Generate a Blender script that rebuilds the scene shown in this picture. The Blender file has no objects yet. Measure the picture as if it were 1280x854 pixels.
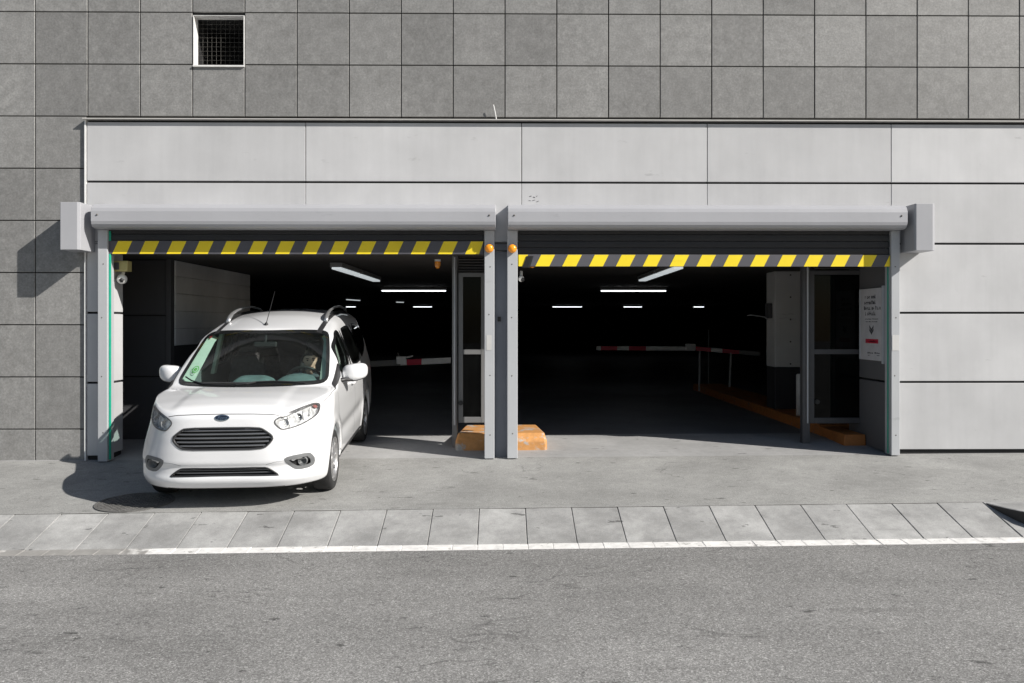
import bpy, bmesh, math, random
import numpy as np
from mathutils import Vector, Matrix
random.seed(7)
S = bpy.context.scene
COL = S.collection

# ------------------------------------------------------------------ camera, light, exposure
FPX, HORIZON, CAM_D, CAM_H, YAW = 1050.0, 405.0, 9.63, 1.53, math.radians(.7)
cam_d = bpy.data.cameras.new('camera'); cam = bpy.data.objects.new('camera', cam_d); COL.objects.link(cam)
cam.location = (0, -CAM_D, CAM_H); cam.rotation_euler = (math.pi/2, 0, -YAW)
cam_d.sensor_width = 36; cam_d.lens = FPX/1280*36; cam_d.shift_y = -(427-HORIZON)/1280
cam_d.clip_start = .1; cam_d.clip_end = 500
S.camera = cam
SUN = Vector((.61, -.335, .457)).normalized()
EL = math.asin(SUN.z); AZ = math.atan2(SUN.x, SUN.y)
W = bpy.data.worlds.new('World'); S.world = W; W.use_nodes = True
nt = W.node_tree; bg = nt.nodes['Background']
sk = nt.nodes.new('ShaderNodeTexSky'); sk.sky_type = 'NISHITA'; sk.sun_disc = False
sk.sun_elevation = EL; sk.sun_rotation = AZ; sk.dust_density = 1.0; sk.air_density = 1.0
nt.links.new(sk.outputs[0], bg.inputs[0]); bg.inputs[1].default_value = .055
sl = bpy.data.lights.new('sun', 'SUN'); sl.energy = 5.0; sl.angle = math.radians(.5); sl.color = (1, .955, .89)
so = bpy.data.objects.new('sun', sl); COL.objects.link(so); so.rotation_euler = SUN.to_track_quat('Z', 'Y').to_euler()
so.location = (6, -6, 9)
S.view_settings.view_transform = 'Standard'; S.view_settings.look = 'None'
S.view_settings.exposure = .30; S.view_settings.gamma = 1

def at(px, py, Y):
    """world point of the plane y = Y seen at photo pixel (px, py)"""
    u = (px-640)/FPX; v = -(py-HORIZON)/FPX
    dx = u*math.cos(YAW)+math.sin(YAW); dy = math.cos(YAW)-u*math.sin(YAW)
    s = (Y+CAM_D)/dy
    return Vector((dx*s, Y, CAM_H+v*s))
def X(px, Y=0): return at(px, HORIZON, Y).x
def Z(py, Y=0, px=640): return at(px, py, Y).z

# ------------------------------------------------------------------ materials
def new_mat(name):
    m = bpy.data.materials.new(name); m.use_nodes = True
    n = m.node_tree.nodes; b = n['Principled BSDF']
    return m, n, m.node_tree.links, b
def plain(name, col, rough=.5, metal=0., emit=None, coat=0., vary=.08, scale=9., bump=0.):
    """a procedural material: base colour with a little noise in value and gloss"""
    m, n, l, b = new_mat(name)
    b.inputs['Roughness'].default_value = rough; b.inputs['Metallic'].default_value = metal
    b.inputs['Coat Weight'].default_value = coat; b.inputs['Coat Roughness'].default_value = .04
    tc = n.new('ShaderNodeTexCoord'); no = n.new('ShaderNodeTexNoise')
    no.inputs['Scale'].default_value = scale; no.inputs['Detail'].default_value = 6
    l.new(tc.outputs['Object'], no.inputs['Vector'])
    r = n.new('ShaderNodeValToRGB'); l.new(no.outputs[0], r.inputs[0])
    r.color_ramp.elements[0].position = .3; r.color_ramp.elements[1].position = .7
    r.color_ramp.elements[0].color = (*[max(0, c*(1-vary)) for c in col], 1)
    r.color_ramp.elements[1].color = (*[min(1, c*(1+vary)) for c in col], 1)
    l.new(r.outputs[0], b.inputs['Base Color'])
    if bump:
        bp = n.new('ShaderNodeBump'); bp.inputs['Strength'].default_value = bump; bp.inputs['Distance'].default_value = .01
        l.new(no.outputs[0], bp.inputs['Height']); l.new(bp.outputs[0], b.inputs['Normal'])
    if emit:
        b.inputs['Emission Color'].default_value = (*emit[0], 1); b.inputs['Emission Strength'].default_value = emit[1]
    return m
def ramp(n, pts):
    r = n.new('ShaderNodeValToRGB'); e = r.color_ramp.elements
    while len(e) < len(pts): e.new(.5)
    for k, (p, c) in enumerate(pts):
        e[k].position = p; e[k].color = (*c, 1) if len(c) == 3 else (c[0], c[0], c[0], 1)
    return r
def mixc(n, l, fac, a, b, mode='MIX'):
    m = n.new('ShaderNodeMix'); m.data_type = 'RGBA'; m.blend_type = mode
    for sock, v in ((m.inputs[0], fac), (m.inputs[6], a), (m.inputs[7], b)):
        if hasattr(v, 'links') or hasattr(v, 'is_linked'): l.new(v, sock)
        elif isinstance(v, (int, float)): sock.default_value = v
        else: sock.default_value = (*v, 1)
    return m.outputs[2]
def noise(n, l, vec, scale, detail=6, rough=.55, stretch=None):
    if stretch:
        mp = n.new('ShaderNodeMapping'); mp.inputs['Scale'].default_value = stretch; l.new(vec, mp.inputs[0]); vec = mp.outputs[0]
    no = n.new('ShaderNodeTexNoise'); no.inputs['Scale'].default_value = scale
    no.inputs['Detail'].default_value = detail; no.inputs['Roughness'].default_value = rough
    l.new(vec, no.inputs['Vector']); return no.outputs[0]
def ground_mat(name, base, speck=.35, stain=.25, fine=160., bump=.25, patch=1.2, cracks=True, warm=(1, 1, 1), rough=.85):
    m, n, l, b = new_mat(name); b.inputs['Roughness'].default_value = rough
    b.inputs['Specular IOR Level'].default_value = .25
    g = n.new('ShaderNodeNewGeometry').outputs['Position']
    c0 = tuple(base*w for w in warm)
    big = ramp(n, [(.32, (1-stain,)), (.7, (1+stain*.55,))]); l.new(noise(n, l, g, patch, 7, .62), big.inputs[0])
    mid = ramp(n, [(.3, (1-stain*.5,)), (.72, (1+stain*.35,))]); l.new(noise(n, l, g, 11, 6, .7), mid.inputs[0])
    sp = ramp(n, [(.30, (1-speck,)), (.5, (1,)), (.72, (1+speck*1.5,))]); l.new(noise(n, l, g, fine, 3, .75), sp.inputs[0])
    c = mixc(n, l, 1., c0, big.outputs[0], 'MULTIPLY'); c = mixc(n, l, 1., c, mid.outputs[0], 'MULTIPLY')
    c = mixc(n, l, 1., c, sp.outputs[0], 'MULTIPLY')
    # long smears along the street and small dark spots
    sm = ramp(n, [(.62, (1,)), (.74, (.80,))]); l.new(noise(n, l, g, 1.6, 8, .6, (.5, 2.6, 1)), sm.inputs[0])
    c = mixc(n, l, 1., c, sm.outputs[0], 'MULTIPLY')
    spt = ramp(n, [(.662, (1,)), (.69, (.45,))]); l.new(noise(n, l, g, 7.5, 4, .6, (.6, 1.5, 1)), spt.inputs[0])
    c = mixc(n, l, 1., c, spt.outputs[0], 'MULTIPLY')
    if cracks:
        vo = n.new('ShaderNodeTexVoronoi'); vo.feature = 'DISTANCE_TO_EDGE'; vo.inputs['Scale'].default_value = .75
        wv = n.new('ShaderNodeVectorMath'); wv.operation = 'ADD'
        nn = n.new('ShaderNodeTexNoise'); nn.inputs['Scale'].default_value = 2.2; nn.inputs['Detail'].default_value = 6; l.new(g, nn.inputs['Vector'])
        l.new(g, wv.inputs[0]); l.new(nn.outputs['Color'], wv.inputs[1]); l.new(wv.outputs[0], vo.inputs['Vector'])
        cr = ramp(n, [(.0012, (.5,)), (.005, (1,))]); l.new(vo.outputs['Distance'], cr.inputs[0])
        msk = ramp(n, [(.55, (0,)), (.62, (1,))]); l.new(noise(n, l, g, .7, 3), msk.inputs[0])
        c = mixc(n, l, msk.outputs[0], c, mixc(n, l, 1., c, cr.outputs[0], 'MULTIPLY'))
    l.new(c, b.inputs['Base Color'])
    bp = n.new('ShaderNodeBump'); bp.inputs['Strength'].default_value = bump; bp.inputs['Distance'].default_value = .006
    l.new(noise(n, l, g, fine*.8, 3, .7), bp.inputs['Height']); l.new(bp.outputs[0], b.inputs['Normal'])
    return m
def tile_mat():
    m, n, l, b = new_mat('stone_tile'); b.inputs['Roughness'].default_value = .44
    g = n.new('ShaderNodeNewGeometry').outputs['Position']
    oi = n.new('ShaderNodeObjectInfo')
    wv = n.new('ShaderNodeVectorMath'); wv.operation = 'ADD'; l.new(g, wv.inputs[0])
    sc = n.new('ShaderNodeVectorMath'); sc.operation = 'SCALE'; sc.inputs[0].default_value = (37, 11, 23)
    l.new(oi.outputs['Random'], sc.inputs['Scale']); l.new(sc.outputs[0], wv.inputs[1])
    p = wv.outputs[0]
    c1 = ramp(n, [(.28, (.194, .192, .186)), (.5, (.237, .235, .230)), (.74, (.300, .298, .291))]); l.new(noise(n, l, p, 8.5, 9, .72), c1.inputs[0])
    c2 = ramp(n, [(.34, (.82,)), (.5, (1,)), (.68, (1.24,))]); l.new(noise(n, l, p, 46, 5, .75), c2.inputs[0])
    c = mixc(n, l, 1., c1.outputs[0], c2.outputs[0], 'MULTIPLY')
    # every tile is its own shade
    rr = ramp(n, [(0, (.85,)), (1, (1.11,))]); l.new(oi.outputs['Random'], rr.inputs[0])
    c = mixc(n, l, 1., c, rr.outputs[0], 'MULTIPLY')
    big = ramp(n, [(.35, (.94,)), (.7, (1.08,))]); l.new(noise(n, l, g, .55, 3), big.inputs[0])
    c = mixc(n, l, 1., c, big.outputs[0], 'MULTIPLY')
    l.new(c, b.inputs['Base Color'])
    bp = n.new('ShaderNodeBump'); bp.inputs['Strength'].default_value = .18; bp.inputs['Distance'].default_value = .004
    l.new(noise(n, l, p, 60, 4), bp.inputs['Height']); l.new(bp.outputs[0], b.inputs['Normal'])
    return m
def panel_mat(name, col, rough=.45, dirt=.075, rnd=.025):
    m, n, l, b = new_mat(name); b.inputs['Roughness'].default_value = rough
    b.inputs['Specular IOR Level'].default_value = .35
    g = n.new('ShaderNodeNewGeometry').outputs['Position']; oi = n.new('ShaderNodeObjectInfo')
    a = ramp(n, [(.3, (1-dirt,)), (.75, (1+dirt*.4,))]); l.new(noise(n, l, g, 1.1, 6, .6), a.inputs[0])
    s = ramp(n, [(.35, (1-dirt*.28,)), (.6, (1,))]); l.new(noise(n, l, g, 3., 6, .6, (3.2, 1, .22)), s.inputs[0])
    h = ramp(n, [(.66, (1,)), (.74, (1-dirt*1.5,))]); l.new(noise(n, l, g, 2.6, 5, .6, (1, 1, 3.)), h.inputs[0])
    c = mixc(n, l, 1., col, a.outputs[0], 'MULTIPLY'); c = mixc(n, l, 1., c, s.outputs[0], 'MULTIPLY'); c = mixc(n, l, 1., c, h.outputs[0], 'MULTIPLY')
    rr = ramp(n, [(0, (1-rnd,)), (1, (1+rnd,))]); l.new(oi.outputs['Random'], rr.inputs[0]); c = mixc(n, l, 1., c, rr.outputs[0], 'MULTIPLY')
    l.new(c, b.inputs['Base Color'])
    bp = n.new('ShaderNodeBump'); bp.inputs['Strength'].default_value = .22; bp.inputs['Distance'].default_value = .02
    l.new(noise(n, l, g, 1.7, 3), bp.inputs['Height']); l.new(bp.outputs[0], b.inputs['Normal'])
    return m
def worn_paint(name, col, under, wear=.5, scale=5., rough=.6):
    m, n, l, b = new_mat(name); b.inputs['Roughness'].default_value = rough
    g = n.new('ShaderNodeNewGeometry').outputs['Position']
    r = ramp(n, [(wear, (0,)), (wear+.06, (1,))]); l.new(noise(n, l, g, scale, 8, .68), r.inputs[0])
    v = ramp(n, [(.3, (.82,)), (.7, (1.12,))]); l.new(noise(n, l, g, 14, 5, .6), v.inputs[0])
    c = mixc(n, l, 1., mixc(n, l, r.outputs[0], col, under), v.outputs[0], 'MULTIPLY')
    l.new(c, b.inputs['Base Color'])
    bp = n.new('ShaderNodeBump'); bp.inputs['Strength'].default_value = .25; bp.inputs['Distance'].default_value = .006
    l.new(noise(n, l, g, 40, 5), bp.inputs['Height']); l.new(bp.outputs[0], b.inputs['Normal'])
    return m
def thin_glass(name, tint, gloss_rough=.02, reflect=1.0, dark=0.0):
    m, n, l, b = new_mat(name); n.remove(b)
    out = n['Material Output']; tr = n.new('ShaderNodeBsdfTransparent'); tr.inputs[0].default_value = (*tint, 1)
    gl = n.new('ShaderNodeBsdfGlossy'); gl.inputs['Roughness'].default_value = gloss_rough; gl.inputs[0].default_value = (reflect, reflect, reflect, 1)
    lw = n.new('ShaderNodeLayerWeight'); lw.inputs[0].default_value = .5
    pw = n.new('ShaderNodeMath'); pw.operation = 'POWER'; l.new(lw.outputs['Facing'], pw.inputs[0]); pw.inputs[1].default_value = 4.5
    fr = n.new('ShaderNodeMath'); fr.operation = 'MULTIPLY_ADD'; l.new(pw.outputs[0], fr.inputs[0]); fr.inputs[1].default_value = .90; fr.inputs[2].default_value = .045
    mx = n.new('ShaderNodeMixShader'); l.new(fr.outputs[0], mx.inputs[0]); l.new(tr.outputs[0], mx.inputs[1]); l.new(gl.outputs[0], mx.inputs[2])
    # faint grime film
    df = n.new('ShaderNodeBsdfDiffuse'); df.inputs[0].default_value = (.45, .5, .48, 1)
    no = n.new('ShaderNodeTexNoise'); no.inputs['Scale'].default_value = 3.
    rr = ramp(n, [(.3, (.001,)), (.8, (.008,))]); l.new(no.outputs[0], rr.inputs[0])
    m2 = n.new('ShaderNodeMixShader'); l.new(rr.outputs[0], m2.inputs[0]); l.new(mx.outputs[0], m2.inputs[1]); l.new(df.outputs[0], m2.inputs[2])
    l.new(m2.outputs[0], out.inputs[0]); return m

M = {}
M['tile'] = tile_mat()
M['backing'] = plain('dark_backing', (.02, .02, .021), .8)
M['panel'] = panel_mat('pale_cladding', (.555, .558, .568), .42, .14, .06)
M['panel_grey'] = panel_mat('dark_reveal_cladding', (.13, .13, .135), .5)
M['panel_shade'] = panel_mat('shade_dark_cladding', (.075, .075, .08), .5)  # same cladding, with the shade of the alcove put into its colour
M['trim_white'] = plain('white_trim', (.78, .78, .77), .45)
M['flashing'] = plain('grey_flashing', (.50, .49, .47), .5)
M['steel'] = panel_mat('grey_painted_steel', (.47, .485, .505), .38, .08)
M['housing'] = panel_mat('shutter_housing_steel', (.41, .415, .44), .35, .06)
M['steel_dark'] = panel_mat('blue_grey_steel', (.20, .215, .25), .4, .1)
M['gun'] = plain('dark_frame_metal', (.075, .075, .08), .5, .1)
M['frame_grey'] = panel_mat('grey_frame_metal', (.20, .20, .20), .45, .1)
M['curtain'] = panel_mat('dark_shutter_steel', (.028, .028, .031), .45, .12)
M['band'] = panel_mat('grey_shutter_rail', (.10, .10, .115), .5, .12)
M['yellow'] = panel_mat('hazard_yellow', (.93, .72, .03), .5, .10)
M['seal'] = plain('teal_seal', (.008, .36, .23), .5)
M['label_white'] = panel_mat('faded_label', (.62, .62, .61), .5, .2)
M['black'] = plain('black_plastic', (.016, .016, .017), .5)
M['rubber'] = plain('tyre_rubber', (.022, .022, .023), .75, vary=.25, scale=30)
M['orange_lamp'] = plain('orange_lamp_lens', (.95, .33, .015), .18, coat=.6)
M['white_pl'] = plain('white_plastic', (.78, .78, .76), .35)
M['tan_box'] = plain('beige_plastic', (.48, .42, .18), .5)
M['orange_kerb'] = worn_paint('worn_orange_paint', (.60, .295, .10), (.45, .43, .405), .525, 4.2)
M['red_kerb'] = worn_paint('dark_orange_paint', (.46, .165, .04), (.20, .18, .16), .60, 4.5)  # darker and redder than the orange of the island blocks
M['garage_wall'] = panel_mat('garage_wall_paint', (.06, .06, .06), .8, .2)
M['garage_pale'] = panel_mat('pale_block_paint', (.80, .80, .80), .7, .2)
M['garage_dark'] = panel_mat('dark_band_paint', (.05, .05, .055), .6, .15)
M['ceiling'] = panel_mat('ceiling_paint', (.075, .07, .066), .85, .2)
M['column'] = panel_mat('column_paint', (.72, .72, .71), .6, .15)
M['glass_dark'] = thin_glass('dark_glazing', (.05, .05, .05), reflect=.22)
M['red'] = plain('barrier_red', (.55, .02, .06), .45)
M['barrier_white'] = plain('barrier_white', (.85, .85, .85), .45)
M['tube'] = plain('lamp_tube', (.9, .9, .9), .4, emit=((.93, .97, 1), 2.0))
M['tube_faint'] = plain('diffuser_added_glow', (.8, .85, .86), .3, emit=((.9, .97, 1), .42))  # weak glow added in place of light reflected by unlit tubes
M['galv'] = plain('galvanised_wire', (.13, .125, .115), .6, .1)
M['concrete'] = ground_mat('pavement_concrete', .330, .30, .24, 95, .35, .9, True, (1.0, 1, .97))
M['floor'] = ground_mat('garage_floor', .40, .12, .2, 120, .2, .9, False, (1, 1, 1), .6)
M['floor_shade'] = ground_mat('shade_dark_floor', .21, .15, .25, 120, .2, .9, False, (.95, .97, 1.05), .55)  # floor colour darkened to paint in the shade deeper inside the garage
def road_mat():
    m = ground_mat('road_asphalt', .268, .30, .17, 170, .35, .8, True, (1.01, 1, .975), .9)
    n = m.node_tree.nodes; l = m.node_tree.links; b = n['Principled BSDF']; src = b.inputs['Base Color'].links[0].from_socket
    g = n.new('ShaderNodeNewGeometry').outputs['Position']
    def stones(scale, pts):
        vo = n.new('ShaderNodeTexVoronoi'); vo.inputs['Scale'].default_value = scale; l.new(g, vo.inputs['Vector'])
        hs = n.new('ShaderNodeSeparateColor'); l.new(vo.outputs['Color'], hs.inputs[0])
        r = ramp(n, pts); l.new(hs.outputs[0], r.inputs[0]); return r.outputs[0]
    c = mixc(n, l, 1., src, stones(150, [(0, (.62,)), (.30, (.86,)), (.70, (1.02,)), (.88, (1.3,)), (1, (1.7,))]), 'MULTIPLY')
    c = mixc(n, l, 1., c, stones(88, [(0, (.70,)), (.2, (.97,)), (.88, (1.03,)), (1, (1.4,))]), 'MULTIPLY')
    # tyre-polished bands and long thin cracks along the street
    wr = ramp(n, [(.35, (.84,)), (.65, (1.10,))]); l.new(noise(n, l, g, .9, 4, .5, (.10, 1., 1)), wr.inputs[0]); c = mixc(n, l, 1., c, wr.outputs[0], 'MULTIPLY')
    for sc, st, w, lo in ((.8, (.30, 1.2, 1), .0010, .62), (.55, (.35, .9, 1), .0010, .66)):
        d = n.new('ShaderNodeMath'); d.operation = 'SUBTRACT'; l.new(noise(n, l, g, sc, 5, .55, st), d.inputs[0]); d.inputs[1].default_value = .47
        a = n.new('ShaderNodeMath'); a.operation = 'ABSOLUTE'; l.new(d.outputs[0], a.inputs[0])
        r = ramp(n, [(w*.4, (lo,)), (w*1.5, (1,))]); l.new(a.outputs[0], r.inputs[0])
        mk = ramp(n, [(.50, (0,)), (.56, (1,))]); l.new(noise(n, l, g, 1.1, 3), mk.inputs[0])
        c = mixc(n, l, mk.outputs[0], c, mixc(n, l, 1., c, r.outputs[0], 'MULTIPLY'))
    l.new(c, b.inputs['Base Color']); return m
M['asphalt'] = road_mat()
M['print_dark'] = plain('sign_ink', (.06, .06, .07), .6)
M['sign_red'] = plain('sign_red', (.5, .03, .06), .5)
M['sign_face'] = plain('sign_face', (.58, .575, .595), .45)
M['iron'] = ground_mat('cast_iron', .15, .3, .3, 90, .5, 6., False, (1, .98, .95), .6)
def slab_mat():
    m = ground_mat('kerb_stone', .375, .14, .30, 110, .2, 2.3, False, (1.0, 1, .985), .75)
    n = m.node_tree.nodes; l = m.node_tree.links; b = n['Principled BSDF']
    src = b.inputs['Base Color'].links[0].from_socket
    oi = n.new('ShaderNodeObjectInfo'); rr = ramp(n, [(0, (.90,)), (1, (1.07,))]); l.new(oi.outputs['Random'], rr.inputs[0])
    l.new(mixc(n, l, 1., src, rr.outputs[0], 'MULTIPLY'), b.inputs['Base Color']); return m
M['slab'] = slab_mat()
M['white_stone'] = worn_paint('worn_white_road_paint', (.82, .81, .79), (.42, .41, .39), .59, 11)
M['grey_stone'] = worn_paint('faded_white_road_paint', (.33, .32, .305), (.62, .61, .59), .56, 3.5)

# ------------------------------------------------------------------ mesh helpers
class MB:
    def __init__(s): s.v = []; s.f = []; s.mi = []
    def add(s, vs, fs, mi=0):
        o = len(s.v); s.v += [tuple(v) for v in vs]; s.f += [tuple(i+o for i in f) for f in fs]; s.mi += [mi]*len(fs); return s
    def box(s, x0, x1, y0, y1, z0, z1, mi=0):
        vs = [(x, y, z) for z in (z0, z1) for y in (y0, y1) for x in (x0, x1)]
        return s.add(vs, [(0, 2, 3, 1), (4, 5, 7, 6), (0, 1, 5, 4), (2, 6, 7, 3), (0, 4, 6, 2), (1, 3, 7, 5)], mi)
    def hexa(s, p, mi=0):  # 8 points: bottom ring 0-3, top ring 4-7 (ccw from above)
        return s.add(p, [(3, 2, 1, 0), (4, 5, 6, 7), (0, 1, 5, 4), (1, 2, 6, 5), (2, 3, 7, 6), (3, 0, 4, 7)], mi)
    def prism(s, poly, axis, a, b, mi=0):  # poly of 2D points in the other two axes
        n = len(poly)
        def P(q, t):
            return (t, q[0], q[1]) if axis == 'x' else (q[0], t, q[1]) if axis == 'y' else (q[0], q[1], t)
        vs = [P(q, a) for q in poly]+[P(q, b) for q in poly]
        fs = [tuple(range(n))[::-1], tuple(range(n, 2*n))]+[(i, (i+1) % n, n+(i+1) % n, n+i) for i in range(n)]
        return s.add(vs, fs, mi)
    def tube(s, pts, r, seg=8, mi=0, cap=True, flat=None):
        pts = [Vector(p) for p in pts]; rs = r if isinstance(r, (list, tuple)) else [r]*len(pts)
        rings = []; up0 = Vector((0, 0, 1))
        for i, p in enumerate(pts):
            d = (pts[min(i+1, len(pts)-1)]-pts[max(i-1, 0)]).normalized()
            up = up0 if abs(d.dot(up0)) < .95 else Vector((0, 1, 0))
            a = d.cross(up).normalized(); b = a.cross(d).normalized()
            fa, fb = (1, 1) if flat is None else flat
            rings.append([p+(a*math.cos(2*math.pi*k/seg)*fa+b*math.sin(2*math.pi*k/seg)*fb)*rs[i] for k in range(seg)])
        vs = [q for rg in rings for q in rg]; fs = []
        for i in range(len(pts)-1):
            for k in range(seg):
                k2 = (k+1) % seg; fs.append((i*seg+k, i*seg+k2, (i+1)*seg+k2, (i+1)*seg+k))
        if cap: fs += [tuple(range(seg))[::-1], tuple(range((len(pts)-1)*seg, len(pts)*seg))]
        return s.add(vs, fs, mi)
    def lathe(s, prof, seg=24, axis='z', c=(0, 0, 0), mi=0, close=False):  # prof: (radius, height)
        vs = []; fs = []; n = len(prof)
        for k in range(seg):
            a = 2*math.pi*k/seg
            for r, h in prof:
                p = (r*math.cos(a), r*math.sin(a), h)
                if axis == 'x': p = (p[2], p[0], p[1])
                elif axis == 'y': p = (p[0], p[2], p[1])
                vs.append((p[0]+c[0], p[1]+c[1], p[2]+c[2]))
        for k in range(seg):
            k2 = (k+1) % seg
            for i in range(n if close else n-1):
                j = (i+1) % n; fs.append((k*n+i, k2*n+i, k2*n+j, k*n+j))
        return s.add(vs, fs, mi)
    def mesh(s, name):
        m = bpy.data.meshes.new(name); m.from_pydata(s.v, [], s.f); m.validate()
        bm = bmesh.new(); bm.from_mesh(m); bmesh.ops.remove_doubles(bm, verts=bm.verts, dist=1e-6); bmesh.ops.recalc_face_normals(bm, faces=bm.faces); bm.to_mesh(m); bm.free()
        return m
    def build(s, name, mat, parent=None, bevel=0., smooth=False, seg=2):
        m = s.mesh(name)
        return link(name, m, mat, parent, bevel, smooth, seg)
def link(name, m, mat, parent=None, bevel=0., smooth=False, seg=2):
    o = bpy.data.objects.new(name, m); COL.objects.link(o)
    if mat is not None and not m.materials: m.materials.append(mat)
    if parent is not None: o.parent = parent
    if smooth:
        m.shade_smooth()
    if bevel:
        b = o.modifiers.new('bevel', 'BEVEL'); b.width = bevel; b.segments = seg; b.limit_method = 'ANGLE'; b.harden_normals = False
    return o
def tag(o, label, cat, group=None):
    o['label'] = label; o['category'] = cat
    if group: o['group'] = group
    return o
def thing(name, label, cat, loc=(0, 0, 0), group=None):
    o = bpy.data.objects.new(name, None); COL.objects.link(o); o.location = loc; o.empty_display_size = .2
    return tag(o, label, cat, group)
def part(root, mb, name, mat, **k):
    """mesh given in world coordinates, linked under a thing that stands at root.location"""
    p = root
    off = Vector((0, 0, 0)); q = root
    while q is not None: off += q.location; q = q.parent
    mb.v = [(v[0]-off.x, v[1]-off.y, v[2]-off.z) for v in mb.v]
    return mb.build(name, mat, p, **k)
def structure(o, kind='structure'): o['kind'] = kind; return o

# ------------------------------------------------------------------ ground heights
KB, KF, GF = -2.15, -2.73, -2.88      # back and front of the dropped kerb, front of the gutter
def gbase(y): return float(np.interp(y, [-80, GF, KF, KB, 0, 1.2, 60], [-.285, -.285, -.277, -.1115, 0, .055, .055]))
def gz(x, y):
    c = float(np.interp(y, [KB, 0, 2.5], [.0098, .0055, 0.])); return gbase(y)+c*max(-12, min(12, x))
def sheet(name, xs, ys, mat, dz=0.):
    vs = [(x, y, gz(x, y)+dz) for y in ys for x in xs]; nx = len(xs)
    fs = [(j*nx+i, j*nx+i+1, (j+1)*nx+i+1, (j+1)*nx+i) for j in range(len(ys)-1) for i in range(nx-1)]
    return structure(MB().add(vs, fs).build(name, mat))
XS = [-60, -30, -12]+[x*1.0 for x in range(-11, 12)]+[12, 30, 60]
sheet('road', XS, [-70, -30, -12, -8, -6, -5, -4, -3.5, GF+.004], M['asphalt'])
sheet('pavement', XS, [KB, -1.8, -1.4, -1, -.6, -.3, -.05, .0], M['concrete'])
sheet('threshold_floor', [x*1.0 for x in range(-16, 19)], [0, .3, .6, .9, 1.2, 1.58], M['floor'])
sheet('garage_floor', [x*1.0 for x in range(-16, 19)], [1.58, 2.2, 3.5, 5, 10, 20, 30, 46], M['floor_shade'])
# sheet under the kerb stones, so that the joints have a dark ground
jb = MB()
for x0, x1 in zip(XS[:-1], XS[1:]):
    jb.add([(x0, GF-.02, gz(x0, GF)-.05), (x1, GF-.02, gz(x1, GF)-.05), (x1, KF, gz(x1, KF)-.05), (x0, KF, gz(x0, KF)-.05), (x1, KB+.03, gz(x1, KB)-.05), (x0, KB+.03, gz(x0, KB)-.05)], [(0, 1, 2, 3), (3, 2, 4, 5)])
structure(jb.build('kerb_bed', M['backing']))

# dropped kerb: sloping stone slabs, one object each
kerb = bpy.data.objects.new('dropped_kerb', None); COL.objects.link(kerb); structure(kerb)
def slab_piece(x0, x1, yb, yf, name, mat, root, xb0=None, xb1=None, top=0., gap=.0026, tall=.09):
    xb0 = x0 if xb0 is None else xb0; xb1 = x1 if xb1 is None else xb1; e = gap
    ts = [(x0+e, yf+e), (x1-e, yf+e), (xb1-e, yb-e), (xb0+e, yb-e)]
    j = [random.uniform(-.0022, .0022)+top for _ in range(4)]
    mb = MB().hexa([(x, y, gz(x, y)-tall) for x, y in ts]+[(x, y, gz(x, y)+d) for (x, y), d in zip(ts, j)])
    return mb.build(name, mat, root, bevel=.0035, seg=1)
for k in range(-16, 11):
    x0 = -.20+.41*k
    if k == -11:   # cracked slab in two pieces
        ym = KF+.24
        slab_piece(x0, x0+.41, KB, ym, 'slab', M['slab'], kerb); slab_piece(x0, x0+.41, ym, KF, 'slab', M['slab'], kerb); continue
    slab_piece(x0, x0+.41, KB, KF, 'slab', M['slab'], kerb)
XR = -.20+.41*11
slab_piece(XR, XR+.41, KB, KF, 'slab', M['slab'], kerb, top=.006); 
gut = bpy.data.objects.new('gutter_strip', None); COL.objects.link(gut); structure(gut)
for k in range(-36, 48):
    x0 = -.196+.205*k
    slab_piece(x0, x0+.205, KF, GF, 'gutter_stone', M['white_stone'] if x0 > -3.0 else M['grey_stone'], gut, gap=.0012)
# full-height kerb where the drop ends, its rounded side rising out of the last slab
rk = thing('raised_kerb', 'full height kerb stone with dark curved side where the sloping slabs end, at right edge', 'kerb', (XR, KB, gz(XR, KB)))
def kerb_piece(poly, parent):
    n = len(poly); zt = [gz(x, KB)+.001 for x, y in poly]
    vs = [(x, y, -.42) for x, y in poly]+[(x, y, z) for (x, y), z in zip(poly, zt)]
    mb = MB().add(vs, [tuple(range(n))[::-1], tuple(range(n, 2*n))]+[(i, (i+1) % n, n+(i+1) % n, n+i) for i in range(n)])
    return part(rk, mb, 'kerb_stone', M['slab'], bevel=.012)
kerb_piece([(XR+.012, KB-.003), (XR+.03, KB-.10), (XR+.065, KB-.22), (XR+.115, KB-.34), (XR+.18, KB-.45), (XR+.28, KB-.55), (XR+.42, KF), (XR+.60, KF), (XR+.60, KB-.003)], rk)
kp = [(XR+.010, KB-.003), (XR+.028, KB-.10), (XR+.063, KB-.22), (XR+.113, KB-.34), (XR+.178, KB-.45), (XR+.278, KB-.55), (XR+.418, KF-.002)]
mb = MB(); vs = []
for x, y in kp: vs += [(x-.006, y-.003, -.42), (x-.006, y-.003, gz(x, KB)-.004), (x+.002, y+.001, gz(x, KB)-.004), (x+.002, y+.001, -.42)]
mb.add(vs, [(i*4+k, i*4+(k+1) % 4, (i+1)*4+(k+1) % 4, (i+1)*4+k) for i in range(6) for k in range(4)])
part(rk, mb, 'black_edge', M['black'])
for k in range(9): kerb_piece([(XR+.606+k*.6, KF), (XR+1.2+k*.6, KF), (XR+1.2+k*.6, KB-.003), (XR+.606+k*.6, KB-.003)], rk)

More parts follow.
